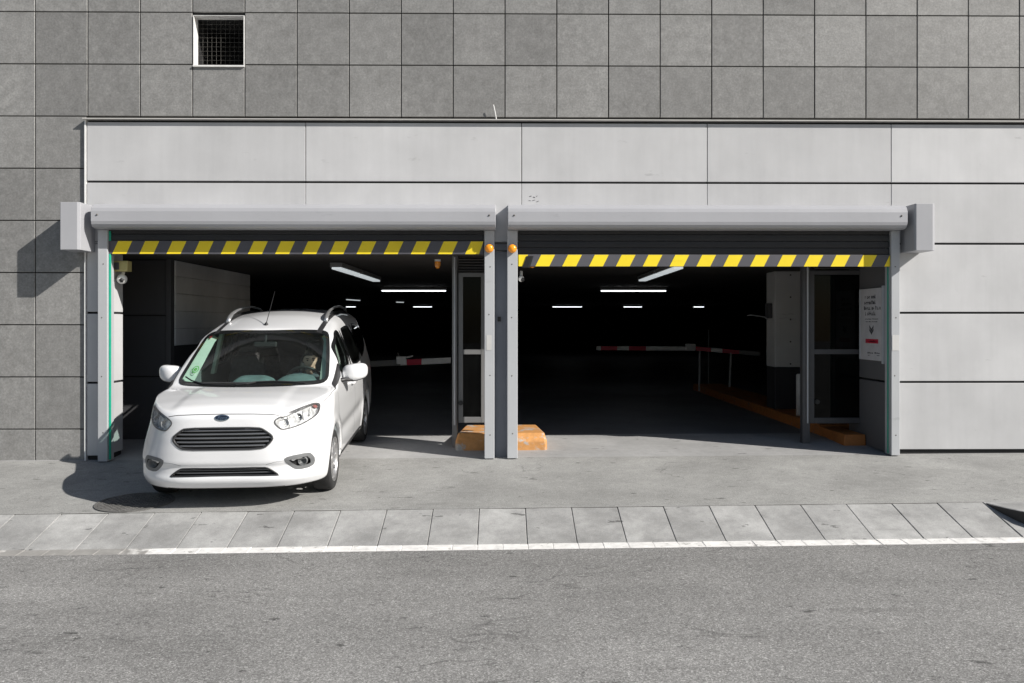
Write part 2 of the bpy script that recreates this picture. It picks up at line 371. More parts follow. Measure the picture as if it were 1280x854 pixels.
# manhole cover
mx, my = -3.40, -1.80
mh = thing('manhole_cover', 'round studded iron manhole cover in the pavement in front of the white van', 'manhole cover', (mx, my, gz(mx, my)))
mb = MB().lathe([(.345, .0), (.345, .008), (.315, .008), (.315, .0)], 48, 'z', (mx, my, gz(mx, my))); part(mh, mb, 'frame', M['iron'])
mb = MB().lathe([(0.001, .003), (.311, .003), (.311, -.01)], 48, 'z', (mx, my, gz(mx, my))); part(mh, mb, 'lid', M['iron'])
mb = MB()
for i in range(-11, 12):
    for j in range(-11, 12):
        x, y = i*.026, j*.026
        if math.hypot(x, y) < .295 and (i+j) % 2 == 0:
            mb.box(mx+x-.009, mx+x+.009, my+y-.009, my+y+.009, gz(mx, my)+.002, gz(mx, my)+.0085)
o = part(mh, mb, 'studs', M['iron']); o['kind'] = 'stuff'
for o in mh.children: pass
mh.rotation_euler = (math.radians(2.9), -.0085, 0)
# ------------------------------------------------------------------ tiled facade
TW = .5961; TX0 = X(44, .03); TF = .03                 # tile module, one joint, front plane
ZT0 = Z(147, TF); TOPZ = ZT0+TW*4
PANEL_L = X(107); FL_Z = Z(151)
tw = thing('tiled_wall', 'grey square stone tile facade above and left of the pale garage surround', 'wall', (-7, TF, 0))
mb = MB()
xl, xr, zo = PANEL_L-.02, 12, 2.42
mb.box(-12, X(137)-.02, TF+.034, .33, -.4, zo); mb.box(X(1113)+.02, xr, TF+.034, .33, -.4, zo)
VX0, VX1, VZ0, VZ1 = X(241.5, TF), X(306, TF), Z(85, TF), Z(21, TF)
mb.box(-12, VX0, TF+.034, .33, zo, TOPZ); mb.box(VX1, xr, TF+.034, .33, zo, TOPZ)
mb.box(VX0, VX1, TF+.034, .33, zo, VZ0); mb.box(VX0, VX1, TF+.034, .33, VZ1, TOPZ)
part(tw, mb, 'wall_backing', M['backing'])
G = .0058
def tile_mesh(w, h):
    e = .003; a, b = w/2, h/2
    vs = [(-a, .03, -b), (a, .03, -b), (a, .03, b), (-a, .03, b), (-a, e, -b), (a, e, -b), (a, e, b), (-a, e, b), (-a+e, 0, -b+e), (a-e, 0, -b+e), (a-e, 0, b-e), (-a+e, 0, b-e)]
    fs = [(0, 1, 5, 4), (1, 2, 6, 5), (2, 3, 7, 6), (3, 0, 4, 7), (4, 5, 9, 8), (5, 6, 10, 9), (6, 7, 11, 10), (7, 4, 8, 11), (8, 9, 10, 11)]
    return MB().add(vs, fs).mesh('tile')
full = tile_mesh(TW-2*G, TW-2*G)
def tile(x0, x1, z0, z1):
    w, h = x1-x0-2*G, z1-z0-2*G
    me = full if abs(w-(TW-2*G)) < 1e-4 and abs(h-(TW-2*G)) < 1e-4 else tile_mesh(w, h)
    o = link('tile', me, M['tile'], tw)
    o.location = ((x0+x1)/2+7, random.uniform(-.0012, .0012), (z0+z1)/2)
    o.rotation_euler = (random.uniform(-.0016, .0016), 0, random.uniform(-.0016, .0016))
cols = [TX0+TW*k for k in range(-4, 22)]
for r in range(0, 4):
    z0, z1 = ZT0+TW*r, ZT0+TW*(r+1)
    for x0, x1 in zip(cols[:-1], cols[1:]):
        if r == 1 and abs(x0-VX0) < .2: continue
        tile(x0, x1, max(z0, FL_Z+.006) if r == 0 and x1 > PANEL_L+.1 else z0, z1)
for r in range(1, 8):
    z1, z0 = ZT0-TW*(r-1), ZT0-TW*r
    z0 = max(z0, -.12)
    if z1-z0 < .1: continue
    for x0, x1 in zip(cols[:-1], cols[1:]):
        if x1 < PANEL_L-.3 or x0 < PANEL_L-.3:
            tile(x0, min(x1, PANEL_L-.006), z0, z1)
# square vent opening with wire mesh
av = thing('wall_vent', 'square vent opening with white frame and wire mesh among the grey tiles', 'vent', ((VX0+VX1)/2, TF, (VZ0+VZ1)/2))
t = .011
mb = MB(); mb.box(VX0+.003, VX1-.003, .020, .155, VZ1-t*.6, VZ1-.002); mb.box(VX0+.003, VX1-.003, .006, .155, VZ0-.004, VZ0+t*1.2)
mb.box(VX0+.003, VX0+t, .020, .155, VZ0+t*1.2, VZ1-t*.6); mb.box(VX1-t, VX1-.003, .020, .155, VZ0+t, VZ1-t)
part(av, mb, 'frame', M['trim_white'])
mb = MB(); mb.box(VX0+t, VX1-t, .95, .97, VZ0+t, VZ1-t); mb.box(VX0-.02, VX0+t, .156, .97, VZ0, VZ1); mb.box(VX1-t, VX1+.02, .156, .97, VZ0, VZ1); mb.box(VX0, VX1, .156, .97, VZ1-t, VZ1+.02); mb.box(VX0, VX1, .156, .97, VZ0-.02, VZ0+t)
part(av, mb, 'duct', M['backing'])
mb = MB(); yv = .165
for k in range(1, 11): mb.tube([(VX0+t+k*.052, yv, VZ0+t), (VX0+t+k*.052, yv, VZ1-t)], .0011, 4)
for k in range(1, 11): mb.tube([(VX0+t, yv-.004, VZ0+t+k*.052), (VX1-t, yv-.004, VZ0+t+k*.052)], .0011, 4)
part(av, mb, 'wire_mesh', M['galv'])

# ------------------------------------------------------------------ pale cladding round the openings
cw = thing('clad_wall', 'pale metal panel surround framing both garage entrances under the grey tiles', 'wall', (0, 0, 0))
def zrow(py): return Z(py)
rows = [zrow(v) for v in (153, 228.3, 304.3, 391.2, 478.2, 564.0)]
cj = [PANEL_L+.012, X(382), X(652), X(884), X(1114), X(1405), X(1700)]
pg = .0125
def panel(x0, x1, z0, z1, mat=None, gx=.004):
    mb = MB().box(x0+gx, x1-gx, 0, .03, z0+pg, z1-pg*.9)
    return part(cw, mb, 'panel', mat or M['panel'], bevel=.004, seg=2)
for x0, x1 in zip(cj[:-1], cj[1:]):
    panel(x0, x1, rows[1], rows[0])
    if x0 < X(1100): panel(x0, x1, 2.46, rows[1], gx=.0025)
    else:
        for k in range(1, 5): panel(x0, x1, rows[k+1], rows[k])
for k in range(2, 5): panel(cj[0], X(137), rows[k+1] if k < 4 else Z(570), rows[k])
panel(cj[0], X(137), rows[2], 2.46)
mb = MB().box(PANEL_L-.012, PANEL_L+.006, -.006, .045, -.1, FL_Z-.004); part(cw, mb, 'corner_trim', M['trim_white'])
mb = MB().box(PANEL_L-.014, 12, -.050, .052, FL_Z-.004, FL_Z+.007); part(cw, mb, 'flashing', M['flashing'])
mb = MB(); mb.box(PANEL_L+.02, X(137)-.03, .034, .06, -.3, FL_Z-.006); mb.box(X(1113)+.03, 12, .034, .06, -.3, FL_Z-.006); mb.box(X(137)-.03, X(1113)+.03, .034, .06, 2.44, FL_Z-.006)
part(cw, mb, 'panel_backing', M['backing'])
# left reveal (lit) and right reveal (in shade): cladding returning into the openings
LX = -4.480; RX = 4.455
for z0, z1 in ((rows[3], 2.36), (rows[4], rows[3]), (.03, rows[4])):
    mb = MB().box(LX-.03, LX, .034, .36, z0+pg, z1-pg); part(cw, mb, 'reveal_panel', M['panel'], bevel=.004)
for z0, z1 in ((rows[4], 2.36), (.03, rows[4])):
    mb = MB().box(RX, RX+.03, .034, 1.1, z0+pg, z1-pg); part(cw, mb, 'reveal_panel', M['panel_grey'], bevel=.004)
mb = MB().box(LX-.3, LX-.032, .331, .352, -.2, 2.36); mb.box(RX+.034, RX+.3, .331, 1.1, -.2, 2.36); part(cw, mb, 'reveal_core', M['backing'])
# small scrawl left on the panel above the right entrance
sc = thing('scrawl', 'small dark scrawled marks on the pale panel over the right entrance', 'graffiti', tuple(at(666, 248, 0)))
for (px, py, w, h, r) in [(663, 245.5, 3.2, 1.0, .2), (667.5, 246.8, 2.6, 1.2, -.5), (671, 245.4, 2, .8, .6), (662, 251, 3, .7, -.1), (667, 250.6, 4, .7, .25), (672, 252, 3.5, .8, .3)]:
    mb = MB(); c = at(px, py, -.0015); w /= 218; h /= 218; ca, sa = math.cos(r), math.sin(r)
    mb.prism([(c.x+a*ca-b*sa, c.z+a*sa+b*ca) for a, b in ((-w, -h), (w, -h*.4), (w*.9, h), (-w*.7, h*.8))], 'y', -.0022, .0006)
    part(sc, mb, 'pen_stroke', M['gun'])

# loose white cable end standing up from the flashing
mb = MB().tube([tuple(at(620.5, 149.5, -.02)), tuple(at(619, 141, -.025)), tuple(at(616.8, 131, -.03))], .006, 6)
wc = thing('cable_end', 'thin white cable end sticking up from the flashing in front of the tiles', 'cable', tuple(at(620.5, 149.5, -.02)))
part(wc, mb, 'cable', M['trim_white'])

# ------------------------------------------------------------------ roller shutters
def shutter(label, hx0, hx1, ox0, ox1, zbar, bands, box, railL, railR, seal_x, btm):
    r = thing('roller_shutter', label, 'roller shutter', ((ox0+ox1)/2, 0, 0), 'roller shutters of the garage entrances')
    prof = [(0, 2.888), (-.12, 2.880), (-.22, 2.862), (-.275, 2.842), (-.302, 2.812), (-.312, 2.775), (-.312, 2.665), (-.302, 2.632), (-.28, 2.606), (-.24, 2.594), (-.045, 2.592), (-.045, 2.602), (0, 2.602)]
    part(r, MB().prism(prof, 'x', hx0, hx1), 'housing', M['housing'], bevel=.004)
    # rivets near the ends
    for xx in (hx0+.07, hx1-.07):
        part(r, MB().lathe([(.001, -.012), (.008, -.009), (.011, 0)], 10, 'y', (xx, -.312, 2.735)), 'rivet', M['galv'], smooth=True)
    # curtain of hinged slats, hanging out of the housing
    z = zbar[1]; k = 0
    while z < 2.59:
        h = .076
        p = [(-.068, z+.0012), (-.0725, z+.006), (-.0740, z+h*.5), (-.0725, z+h-.006), (-.068, z+h-.0012), (-.056, z+h-.002), (-.056, z+.002)]
        part(r, MB().prism(p, 'x', ox0+.004, ox1-.004), 'slat', M['curtain']); z += h
    part(r, MB().box(ox0+.004, ox1-.004, -.086, -.05, zbar[0], zbar[1]-.002), 'bottom_bar', M['band'] , bevel=.004)
    # hazard stripes stuck on the bar
    for xa, xb, sk in bands:
        zz0, zz1 = zbar[0]+.002, zbar[1]-.006
        xs = [max(ox0+.006, min(ox1-.006, v)) for v in (xa, xb, xb+sk, xa+sk)]
        part(r, MB().prism([(xs[0], zz0), (xs[1], zz0), (xs[2], zz1), (xs[3], zz1)], 'y', -.0882, -.0862), 'hazard_stripe', M['yellow'])
    for (a, b) in (railL, railR):
        mb = MB(); mb.box(a, b, -.115, .05, gz(a, -.1)+btm, 2.591)
        gr_ = part(r, mb, 'guide_rail', M['steel'], bevel=.006)
        for zz in (.28, .95, 1.62, 2.2):
            sm = MB().lathe([(.001, -.004), (.006, -.003), (.008, 0)], 8, 'y', ((a+b)/2-r.location.x+random.uniform(-.01, .01), -.115, zz+random.uniform(-.03, .03)))
            sm.build('screw', M['galv'], gr_)
    if seal_x: part(r, MB().box(seal_x[0], seal_x[1], seal_x[2], seal_x[2]+.02, gz(seal_x[0], 0)+.02, 2.58), 'seal_strip', M['seal'], bevel=.004)
    if box:
        a, b, c = box[0], box[1], .028
        pl = [(a, -.03), (a, -.40+c), (a+c, -.40), (b-c, -.40), (b, -.40+c), (b, -.03)] if False else [(a, -.002), (a, -.33), (a+.012, -.35), (b-.03, -.35), (b, -.335), (b, -.002)]
        part(r, MB().prism(pl, 'z', 2.345, 2.868), 'motor_cover', M['housing'], bevel=.004)
    return r
s = 34.0
ox0, ox1 = -4.462, X(605, -.07)
bl = []
for k in range(14):
    xa = X(140.3+33.93*k, -.087); bl.append((xa, xa+.158, .066))
sh_left = shutter('left roller shutter, grey housing and hazard striped bar above the white van', X(112, -.335), X(619.5, -.335), ox0, ox1, (2.320, 2.472), bl,
        (-4.857, -4.632), (X(122, -.115), X(134.2, -.115)), (X(605.5, -.115), X(618, -.115)), (X(134.2, -.115)+.001, X(138.0, -.09), -.085), .01)
ox0, ox1 = X(647.5, -.07), 4.44
br = [(X(635.5, -.087), X(635.5, -.087)+.158, .066)]
for k in range(14):
    xa = X(669.2+33.55*k, -.087); br.append((xa, xa+.158, .066))
sh_right = shutter('right roller shutter over the empty dark entrance, yellow stripes fully sunlit', X(635, -.335), X(1136, -.335), ox0, ox1, (2.183, 2.322), br,
        (4.595, 4.82), (X(634, -.115), X(647, -.115)), (X(1114.2, -.115), X(1125, -.115)), (X(1109.8, -.05), X(1114.2, -.115)-.001, -.05), .01)
# a white edge trim and stickers on the rails
part(sh_left, MB().box(X(608, -.117), X(614.5, -.117), -.1185, -.1155, Z(438, -.117), Z(419, -.117)), 'sticker', M['label_white'])
part(sh_right, MB().box(X(1115.3, -.117), X(1124, -.117), -.1185, -.1155, Z(438.5, -.117), Z(419, -.117)), 'sticker', M['label_white'])
# crumpled black strap wound round the left end of the striped bar
mb = MB()
for k in range(4):
    a = X(655, -.09)+k*.018; mb.prism([(a-.02, 2.17), (a+.012, 2.17), (a+.055, 2.30), (a+.028, 2.30)], 'y', -.096-.003*k, -.0885)
part(sh_right, mb, 'strap', M['black'])
# steel cover between the two shutters
mp = thing('steel_post', 'blue grey steel post cover standing between the two shutter guide rails', 'post', (X(626), 0, 0))
part(mp, MB().box(X(616), X(636), .028, .33, -.05, 2.893), 'cover_plate', M['steel_dark'], bevel=.004)
part(mp, MB().box(X(618.4, -.1), X(633.8, -.1), -.10, -.085, Z(305.5, -.1), Z(303.4, -.1)), 'tie_bar', M['black'])
part(mp, MB().box(X(618.4, -.1), X(633.8, -.1), -.10, -.085, Z(315.0, -.1), Z(312.6, -.1)), 'tie_bar', M['black'])
part(mp, MB().box(X(622, -.034), X(626, -.034), -.0, .029, Z(402), Z(396)), 'lock', M['black'])

# ------------------------------------------------------------------ orange lamps, cameras
def lamp(label, c, r, group=None, hang=False):
    t = thing('warning_lamp', label, 'lamp', tuple(c), group)
    if hang:
        part(t, MB().lathe([(.001, .05), (r*.9, .05), (r*.9, 0), (.001, 0)], 16, 'z', tuple(c)), 'base', M['white_pl'])
        part(t, MB().lathe([(r*.85, 0), (r*.85, -.05), (r*.5, -.085), (.001, -.09)], 16, 'z', tuple(c)), 'dome', M['orange_lamp'], smooth=True)
    else:
        part(t, MB().lathe([(r*.9, .0), (r*.9, -.018), (.001, -.018)], 20, 'y', tuple(c)), 'base', M['black'])
        part(t, MB().lathe([(r, -.018)]+[(r*math.cos(a), -.03-r*.75*math.sin(a)) for a in (0, .3, .6, .9, 1.2, 1.45)]+[(.001, -.03-r*.75)], 24, 'y', tuple(c)), 'dome', M['orange_lamp'], smooth=True)
    return t
lamp('round orange lamp on the guide rail left of the steel post', at(611.5, 311, -.116), .050)
lamp('round orange lamp on the guide rail right of the steel post', at(640.3, 311.3, -.116), .050)
lamp('orange lamp hanging from the ceiling inside the left entrance', at(547, 327, 1.2), .045, hang=True)
lamp('orange lamp peeping out under the striped bar of the right entrance', at(665.5, 326, .55), .045, hang=True)
def camera_thing(label, c, box=None, face=(.3, -.9, -.3), r=.058):
    t = thing('security_camera', label, 'camera', tuple(c)); c = Vector(c); f = Vector(face).normalized()
    part(t, MB().lathe([(.001, r)]+[(r*math.sin(a), r*math.cos(a)) for a in (.4, .8, 1.2, 1.57, 1.95, 2.35, 2.75)]+[(.001, -r)], 20, 'z', tuple(c)), 'body', M['white_pl'], smooth=True)
    p = c+f*r*.86
    mb = MB().lathe([(.001, -.012), (.022, -.010), (.026, 0), (.026, .01)], 16, 'y', (0, 0, 0))
    rot = f.to_track_quat('-Y', 'Z').to_matrix(); mb.v = [tuple(rot @ Vector(v)+p) for v in mb.v]
    part(t, mb, 'lens', M['black'], smooth=True)
    part(t, MB().tube([c+Vector((0, .02, r*.8)), c+Vector((0, .05, r+.05))], .018, 8), 'bracket', M['white_pl'])
    return t
camera_thing('white ball security camera under the beige box beside the left guide rail', at(152.5, 349, .16))
camera_thing('small white security camera at the top left of the right entrance', at(651.5, 348.5, .05), face=(.6, -.6, -.4), r=.036)
jb_ = thing('junction_box', 'small beige junction box on the lit jamb above the left camera', 'junction box', tuple(at(154, 333, .16)))
c = at(154, 333, .16)
part(jb_, MB().box(LX, c.x+.075, .10, .22, Z(340, .16), Z(327, .16)), 'case', M['tan_box'], bevel=.006)
part(jb_, MB().box(LX, c.x-.02, .096, .10, Z(338, .16), Z(329, .16)), 'cover', M['gun'])

# ------------------------------------------------------------------ glazed fixed screens inside the openings
def screen(label, Y, xs, zt, zb, zm, post_x, mat, louvre=None, conduit=None):
    t = thing('glazed_screen', label, 'glazed screen', ((xs[0]+xs[1])/2, Y, .1))
    x0, x1 = xs; w = .055
    part(t, MB().box(post_x[0], post_x[1], Y-.02, Y+.07, gz(post_x[0], Y)-.01, 2.36), 'post', mat, bevel=.003)
    part(t, MB().box(x0, x0+w, Y, Y+.045, zb, zt), 'stile', mat, bevel=.003)
    if mat is not M['gun']: part(t, MB().box(x1-w, x1, Y, Y+.045, zb, zt), 'stile', mat, bevel=.003)
    else: w = .0; x0 += .055
    for a, b in ((zt-.05, zt), (zm-.03, zm+.03), (zb, zb+.07)):
        part(t, MB().box(x0+w+.001, x1-w-.001, Y+.003, Y+.042, a, b), 'rail', mat, bevel=.003)
    for a, b in ((zb+.07, zm-.03), (zm+.03, zt-.05)):
        part(t, MB().box(x0+w, x1-w, Y+.018, Y+.026, a, b), 'pane', M['glass_dark'])
    z = zt+.02
    while z < 2.34:
        part(t, MB().hexa([(x0, Y, z), (x1, Y, z), (x1, Y+.04, z+.02), (x0, Y+.04, z+.02), (x0, Y, z+.008), (x1, Y, z+.008), (x1, Y+.04, z+.028), (x0, Y+.04, z+.028)]), 'louvre', M['gun']); z += .035
    part(t, MB().lathe([(.001, -.03), (.03, -.03), (.03, 0)], 12, 'y', (x0+.03, Y, zm-.62)), 'lock', M['black'])
    if conduit: part(t, MB().tube([(conduit, Y-.035, .30), (conduit, Y-.035, 2.34)], .011, 8), 'conduit', M['steel'])
    return t
Y0 = .62
screen('grey framed glazed screen at the right side of the left entrance, louvres on top', Y0, (X(573, Y0), X(607, Y0)), Z(341, Y0), Z(528.5, Y0), Z(440, Y0), (X(565.3, Y0), X(571.5, Y0)), M['frame_grey'], conduit=X(568.5, Y0))
Y1 = .76
screen('dark framed glazed screen beside the notice in the right entrance', Y1, (X(1012.5, Y1), X(1079.5, Y1)), Z(338, Y1), Z(530, Y1), Z(440, Y1), (X(1002.5, Y1), X(1011.8, Y1)), M['gun'], conduit=X(1008.3, Y1))

# ------------------------------------------------------------------ notice on the right reveal
ns = thing('notice_board', 'white notice with black text, chevrons and red button on the shaded right jamb', 'sign', (RX, .38, 1.53))
sy0, sy1, sz0, sz1 = .10, .70, 1.095, 1.955
part(ns, MB().box(RX-.022, RX-.002, sy0, sy1, sz0, sz1), 'board', M['sign_face'], bevel=.002)
part(ns, MB().box(RX-.036, RX-.002, sy0-.035, sy0-.003, sz0-.03, sz1+.02), 'edge_profile', M['steel'], bevel=.003)
part(ns, MB().box(RX-.030, RX-.002, sy1+.002, sy1+.02, sz0, sz1), 'edge_profile', M['steel'], bevel=.003)
def on_sign(mb, u0, u1, v0, v1): return mb.box(RX-.0236, RX-.0222, sy1-(sy1-sy0)*u1, sy1-(sy1-sy0)*u0, sz1-(sz1-sz0)*v1, sz1-(sz1-sz0)*v0)
rg = random.Random(3)
def words(u0, u1, v0, v1, dens, gap):
    mb = MB(); u = u0
    while u < u1-.02:
        w = rg.uniform(.016, .03)*dens
        if rg.random() < gap: u += .03*dens
        a, b = (v0, v1) if rg.random() < .3 else (v0+(v1-v0)*.28, v1)
        on_sign(mb, u, min(u1, u+w*.42), a, b); on_sign(mb, u+w*.42, min(u1, u+w), b-(b-a)*(.3 if rg.random() < .5 else .9), b-(b-a)*.0 if rg.random() < .5 else b-(b-a)*.6)
        u += w*1.35
    o = part(ns, mb, 'text_line', M['print_dark']); o['kind'] = 'stuff'
for (u0, u1, v) in ((.22, .70, .115), (.20, .72, .195), (.18, .88, .272), (.24, .70, .350)): words(u0, u1, v-.028, v+.026, 1.7, .12)
for (u0, u1, v) in ((.24, .82, .425), (.26, .80, .462)): words(u0, u1, v-.008, v+.008, .9, .12)
for v in (.548, .592):
    mb = MB(); cy, cz = sy1-(sy1-sy0)*.52, sz1-(sz1-sz0)*v; w = .055
    for sgn in (-1, 1):
        mb.prism([(cy, cz-.045), (cy, cz-.012), (cy+sgn*w, cz+.030), (cy+sgn*w, cz+.002)], 'x', RX-.0238, RX-.0222)
    part(ns, mb, 'chevron', M['print_dark'])
mb = MB(); on_sign(mb, .25, .82, .705, .765); part(ns, mb, 'red_button', M['sign_red'])
mb = MB(); on_sign(mb, .40, .70, .729, .741); part(ns, mb, 'text_line', M['sign_face'])
for (u0, u1, v0, v1) in ((.34, .60, .885, .91), (.66, .9, .885, .905), (.36, .46, .925, .94), (.76, .9, .92, .935)): words(u0, u1, v0, v1, .7, .1)

# ------------------------------------------------------------------ kerb islands in worn orange paint
def island(label, xa, xb, mirror):
    t = thing('kerb_island', label, 'kerb', ((xa+xb)/2, .42, gz(xa, .42)))
    zf = gz((xa+xb)/2, .45)
    # outer corner is chamfered in plan
    c = .05
    xo, xi = (xa, xb) if not mirror else (xb, xa); sg = 1 if not mirror else -1
    low = [(xi, .41), (xo+sg*c*.4, .41), (xo, .41+c), (xo+sg*.07, 1.32), (xi, 1.32)]
    top = [(xi, .50), (xo+sg*.05, .50), (xo+sg*.03, .52), (xo+sg*.10, 1.32), (xi, 1.32)]
    n = len(low); vs = [(x, y, zf-.05) for x, y in low]+[(x, y, zf+.105) for x, y in low]+[(x, y, zf+.195) for x, y in top]
    fs = [tuple(range(n))[::-1], tuple(range(2*n, 3*n))]
    for b in (0, n): fs += [(b+i, b+(i+1) % n, b+n+(i+1) % n, b+n+i) for i in range(n)]
    part(t, MB().add(vs, fs), 'kerb_block', M['orange_kerb'], bevel=.012)
    return t
island('worn orange kerb block at the foot of the screen, left of the steel post', X(569, .42), X(608, .42), False)
island('worn orange kerb block right of the steel post in the empty entrance', X(640, .42), X(684, .42), True)
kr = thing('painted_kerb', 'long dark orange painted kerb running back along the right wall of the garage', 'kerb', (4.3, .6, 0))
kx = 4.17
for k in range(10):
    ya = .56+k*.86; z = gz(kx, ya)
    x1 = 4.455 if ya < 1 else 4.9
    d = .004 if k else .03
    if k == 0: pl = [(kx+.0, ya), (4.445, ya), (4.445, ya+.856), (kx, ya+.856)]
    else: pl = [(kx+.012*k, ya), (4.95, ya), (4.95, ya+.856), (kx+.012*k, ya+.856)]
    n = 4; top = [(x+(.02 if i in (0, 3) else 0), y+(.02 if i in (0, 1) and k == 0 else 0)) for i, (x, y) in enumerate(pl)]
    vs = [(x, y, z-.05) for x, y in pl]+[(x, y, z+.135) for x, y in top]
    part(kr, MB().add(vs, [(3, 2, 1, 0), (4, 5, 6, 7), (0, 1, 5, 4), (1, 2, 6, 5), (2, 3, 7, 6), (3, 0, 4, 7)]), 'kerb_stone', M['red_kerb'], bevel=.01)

# ------------------------------------------------------------------ inside the garage
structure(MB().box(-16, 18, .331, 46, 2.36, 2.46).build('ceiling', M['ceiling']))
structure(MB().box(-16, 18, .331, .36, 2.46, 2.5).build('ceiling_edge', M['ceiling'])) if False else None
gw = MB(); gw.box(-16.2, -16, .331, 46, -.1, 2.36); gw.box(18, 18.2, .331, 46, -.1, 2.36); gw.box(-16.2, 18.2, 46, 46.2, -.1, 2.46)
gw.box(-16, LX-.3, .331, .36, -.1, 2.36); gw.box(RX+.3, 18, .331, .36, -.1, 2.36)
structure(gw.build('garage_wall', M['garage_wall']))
# clad wall set back behind the left jamb
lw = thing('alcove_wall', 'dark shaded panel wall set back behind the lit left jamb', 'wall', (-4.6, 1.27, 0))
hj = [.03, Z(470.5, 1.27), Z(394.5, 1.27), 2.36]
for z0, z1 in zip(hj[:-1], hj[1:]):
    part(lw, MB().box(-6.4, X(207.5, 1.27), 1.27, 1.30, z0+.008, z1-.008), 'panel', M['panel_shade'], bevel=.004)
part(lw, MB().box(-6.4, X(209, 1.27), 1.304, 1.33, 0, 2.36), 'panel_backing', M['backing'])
part(lw, MB().box(X(208.5, 1.27), X(214.5, 1.27), 1.24, 1.36, .04, 2.36), 'corner_post', M['gun'], bevel=.003)
# block wall along the left lane
bw = thing('block_wall', 'pale painted block wall with dark lower band along the left lane behind the van', 'wall', (-4.28, 1.4, 0))
wx = X(215, 1.27)
ys = [1.375, 2.2, 3.0, 3.8, 4.64]; zs = [1.245, 1.47, 1.70, 1.93, 2.155, 2.36]
for j, (z0, z1) in enumerate(zip(zs[:-1], zs[1:])):
    o_ = 0 if j % 2 == 0 else .4
    yy = [1.375]+[y for y in (2.0+o_, 2.8+o_, 3.6+o_, 4.4+o_) if y < 4.55]+[4.64]
    for a, b in zip(yy[:-1], yy[1:]):
        d = random.uniform(-.002, .002)
        part(bw, MB().box(wx-.15, wx+d, a+.002, b-.002, z0+.002, z1-.002), 'block', M['garage_pale'], bevel=.005, seg=1)
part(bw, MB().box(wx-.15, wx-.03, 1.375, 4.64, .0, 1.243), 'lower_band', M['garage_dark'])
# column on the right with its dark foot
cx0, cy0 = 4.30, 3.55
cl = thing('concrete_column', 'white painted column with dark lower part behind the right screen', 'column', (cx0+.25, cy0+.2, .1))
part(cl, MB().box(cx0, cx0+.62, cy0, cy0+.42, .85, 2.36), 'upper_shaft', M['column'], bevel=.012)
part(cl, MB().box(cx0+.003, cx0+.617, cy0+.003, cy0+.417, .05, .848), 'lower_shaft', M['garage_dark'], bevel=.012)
for k in range(5): part(cl, MB().lathe([(.001, -.006), (.012, -.005), (.014, 0)], 10, 'y', (cx0+.25, cy0, .9+k*.35)), 'bolt', M['gun'])
part(cl, MB().box(cx0-.06, cx0-.002, cy0+.10, cy0+.3, 1.62, 1.86), 'conduit_box', M['gun'], bevel=.006)
part(cl, MB().tube([(cx0-.045, cy0+.2, 1.6), (cx0-.12, cy0+.14, 1.64), (cx0-.36, cy0+.05, 1.67), (cx0-.42, cy0+.05, 1.66)], .010, 6), 'bent_wire', M['steel'])
gx, gy = 4.36, 2.62
gp = thing('guard_pipe', 'short white guard pipe standing on the orange kerb by the right screen', 'pipe', (gx, gy, .15))
part(gp, MB().lathe([(.001, .80), (.035, .798), (.047, .78), (.047, .15), (.001, .15)], 20, 'z', (gx, gy, 0)), 'pipe', M['white_pl'], smooth=True)
# barriers
def arm(root, p0, p1, h, segs):
    """boom from p0 to p1 with coloured lengths (fraction, material)"""
    p0, p1 = Vector(p0), Vector(p1); a = 0
    for k, (f, m) in enumerate(segs):
        q0 = p0.lerp(p1, a); a += f; q1 = p0.lerp(p1, a); d = (q1-q0).normalized(); e = d*.0006
        q0 = q0+e; q1 = q1-e
        mb = MB().hexa([(q0.x, q0.y-.02, q0.z-h/2), (q1.x, q1.y-.02, q1.z-h/2), (q1.x, q1.y+.02, q1.z-h/2), (q0.x, q0.y+.02, q0.z-h/2),
                        (q0.x, q0.y-.02, q0.z+h/2), (q1.x, q1.y-.02, q1.z+h/2), (q1.x, q1.y+.02, q1.z+h/2), (q0.x, q0.y+.02, q0.z+h/2)])
        part(root, mb, 'red_band' if m == 'red' else 'boom', M[{'w': 'barrier_white', 'red': 'red', 'd': 'frame_grey'}[m]], bevel=.005, seg=1)
YB = 8.3
b1 = thing('barrier', 'red and white barrier boom closing the dark right entrance', 'barrier', tuple(at(868, 490, YB)))
arm(b1, at(745.5, 435.3, YB), at(858, 435.8, YB), .088, [(.05, 'w'), (.18, 'red'), (.13, 'w'), (.19, 'red'), (.45, 'w')])
part(b1, MB().box(X(857, YB), X(869, YB), YB-.06, YB+.06, Z(438.5, YB), Z(430, YB)), 'pivot_box', M['barrier_white'], bevel=.012)
arm(b1, at(869.5, 435.8, YB-.02), at(950, 442.5, YB-.35), .088, [(.24, 'red'), (.18, 'w'), (.26, 'red'), (.32, 'd')])
part(b1, MB().tube([at(874, 489, YB), at(874.8, 439, YB)], .022, 8), 'stand', M['steel'])
part(b1, MB().tube([at(911.5, 494, YB-.2), at(913.6, 441, YB-.2)], .024, 8), 'stand', M['steel'])
tp = thing('thin_post', 'thin grey post behind the right barrier', 'post', tuple(at(885.5, 472, 11)))
part(tp, MB().tube([(X(885.5, 11), 11, .05), (X(885.8, 11), 11, Z(412, 11))], .014, 6), 'pole', M['steel'])
YL = 4.9
b2 = thing('barrier', 'white barrier boom with one red band behind the white van', 'barrier', (-2.9, YL, .06))
arm(b2, (-2.9, YL, Z(457, YL)), at(563.5, 450.5, YL), .10, [(.57, 'd'), (.055, 'w'), (.125, 'red'), (.25, 'w')])
part(b2, MB().box(X(496, YL), X(508, YL), YL-.07, YL-.021, Z(455, YL), Z(445.5, YL)), 'clamp', M['barrier_white'], bevel=.012)
part(b2, MB().tube([at(499, 446, YL-.04), at(497, 441, YL-.04)], .012, 6), 'clamp_screw', M['galv'])
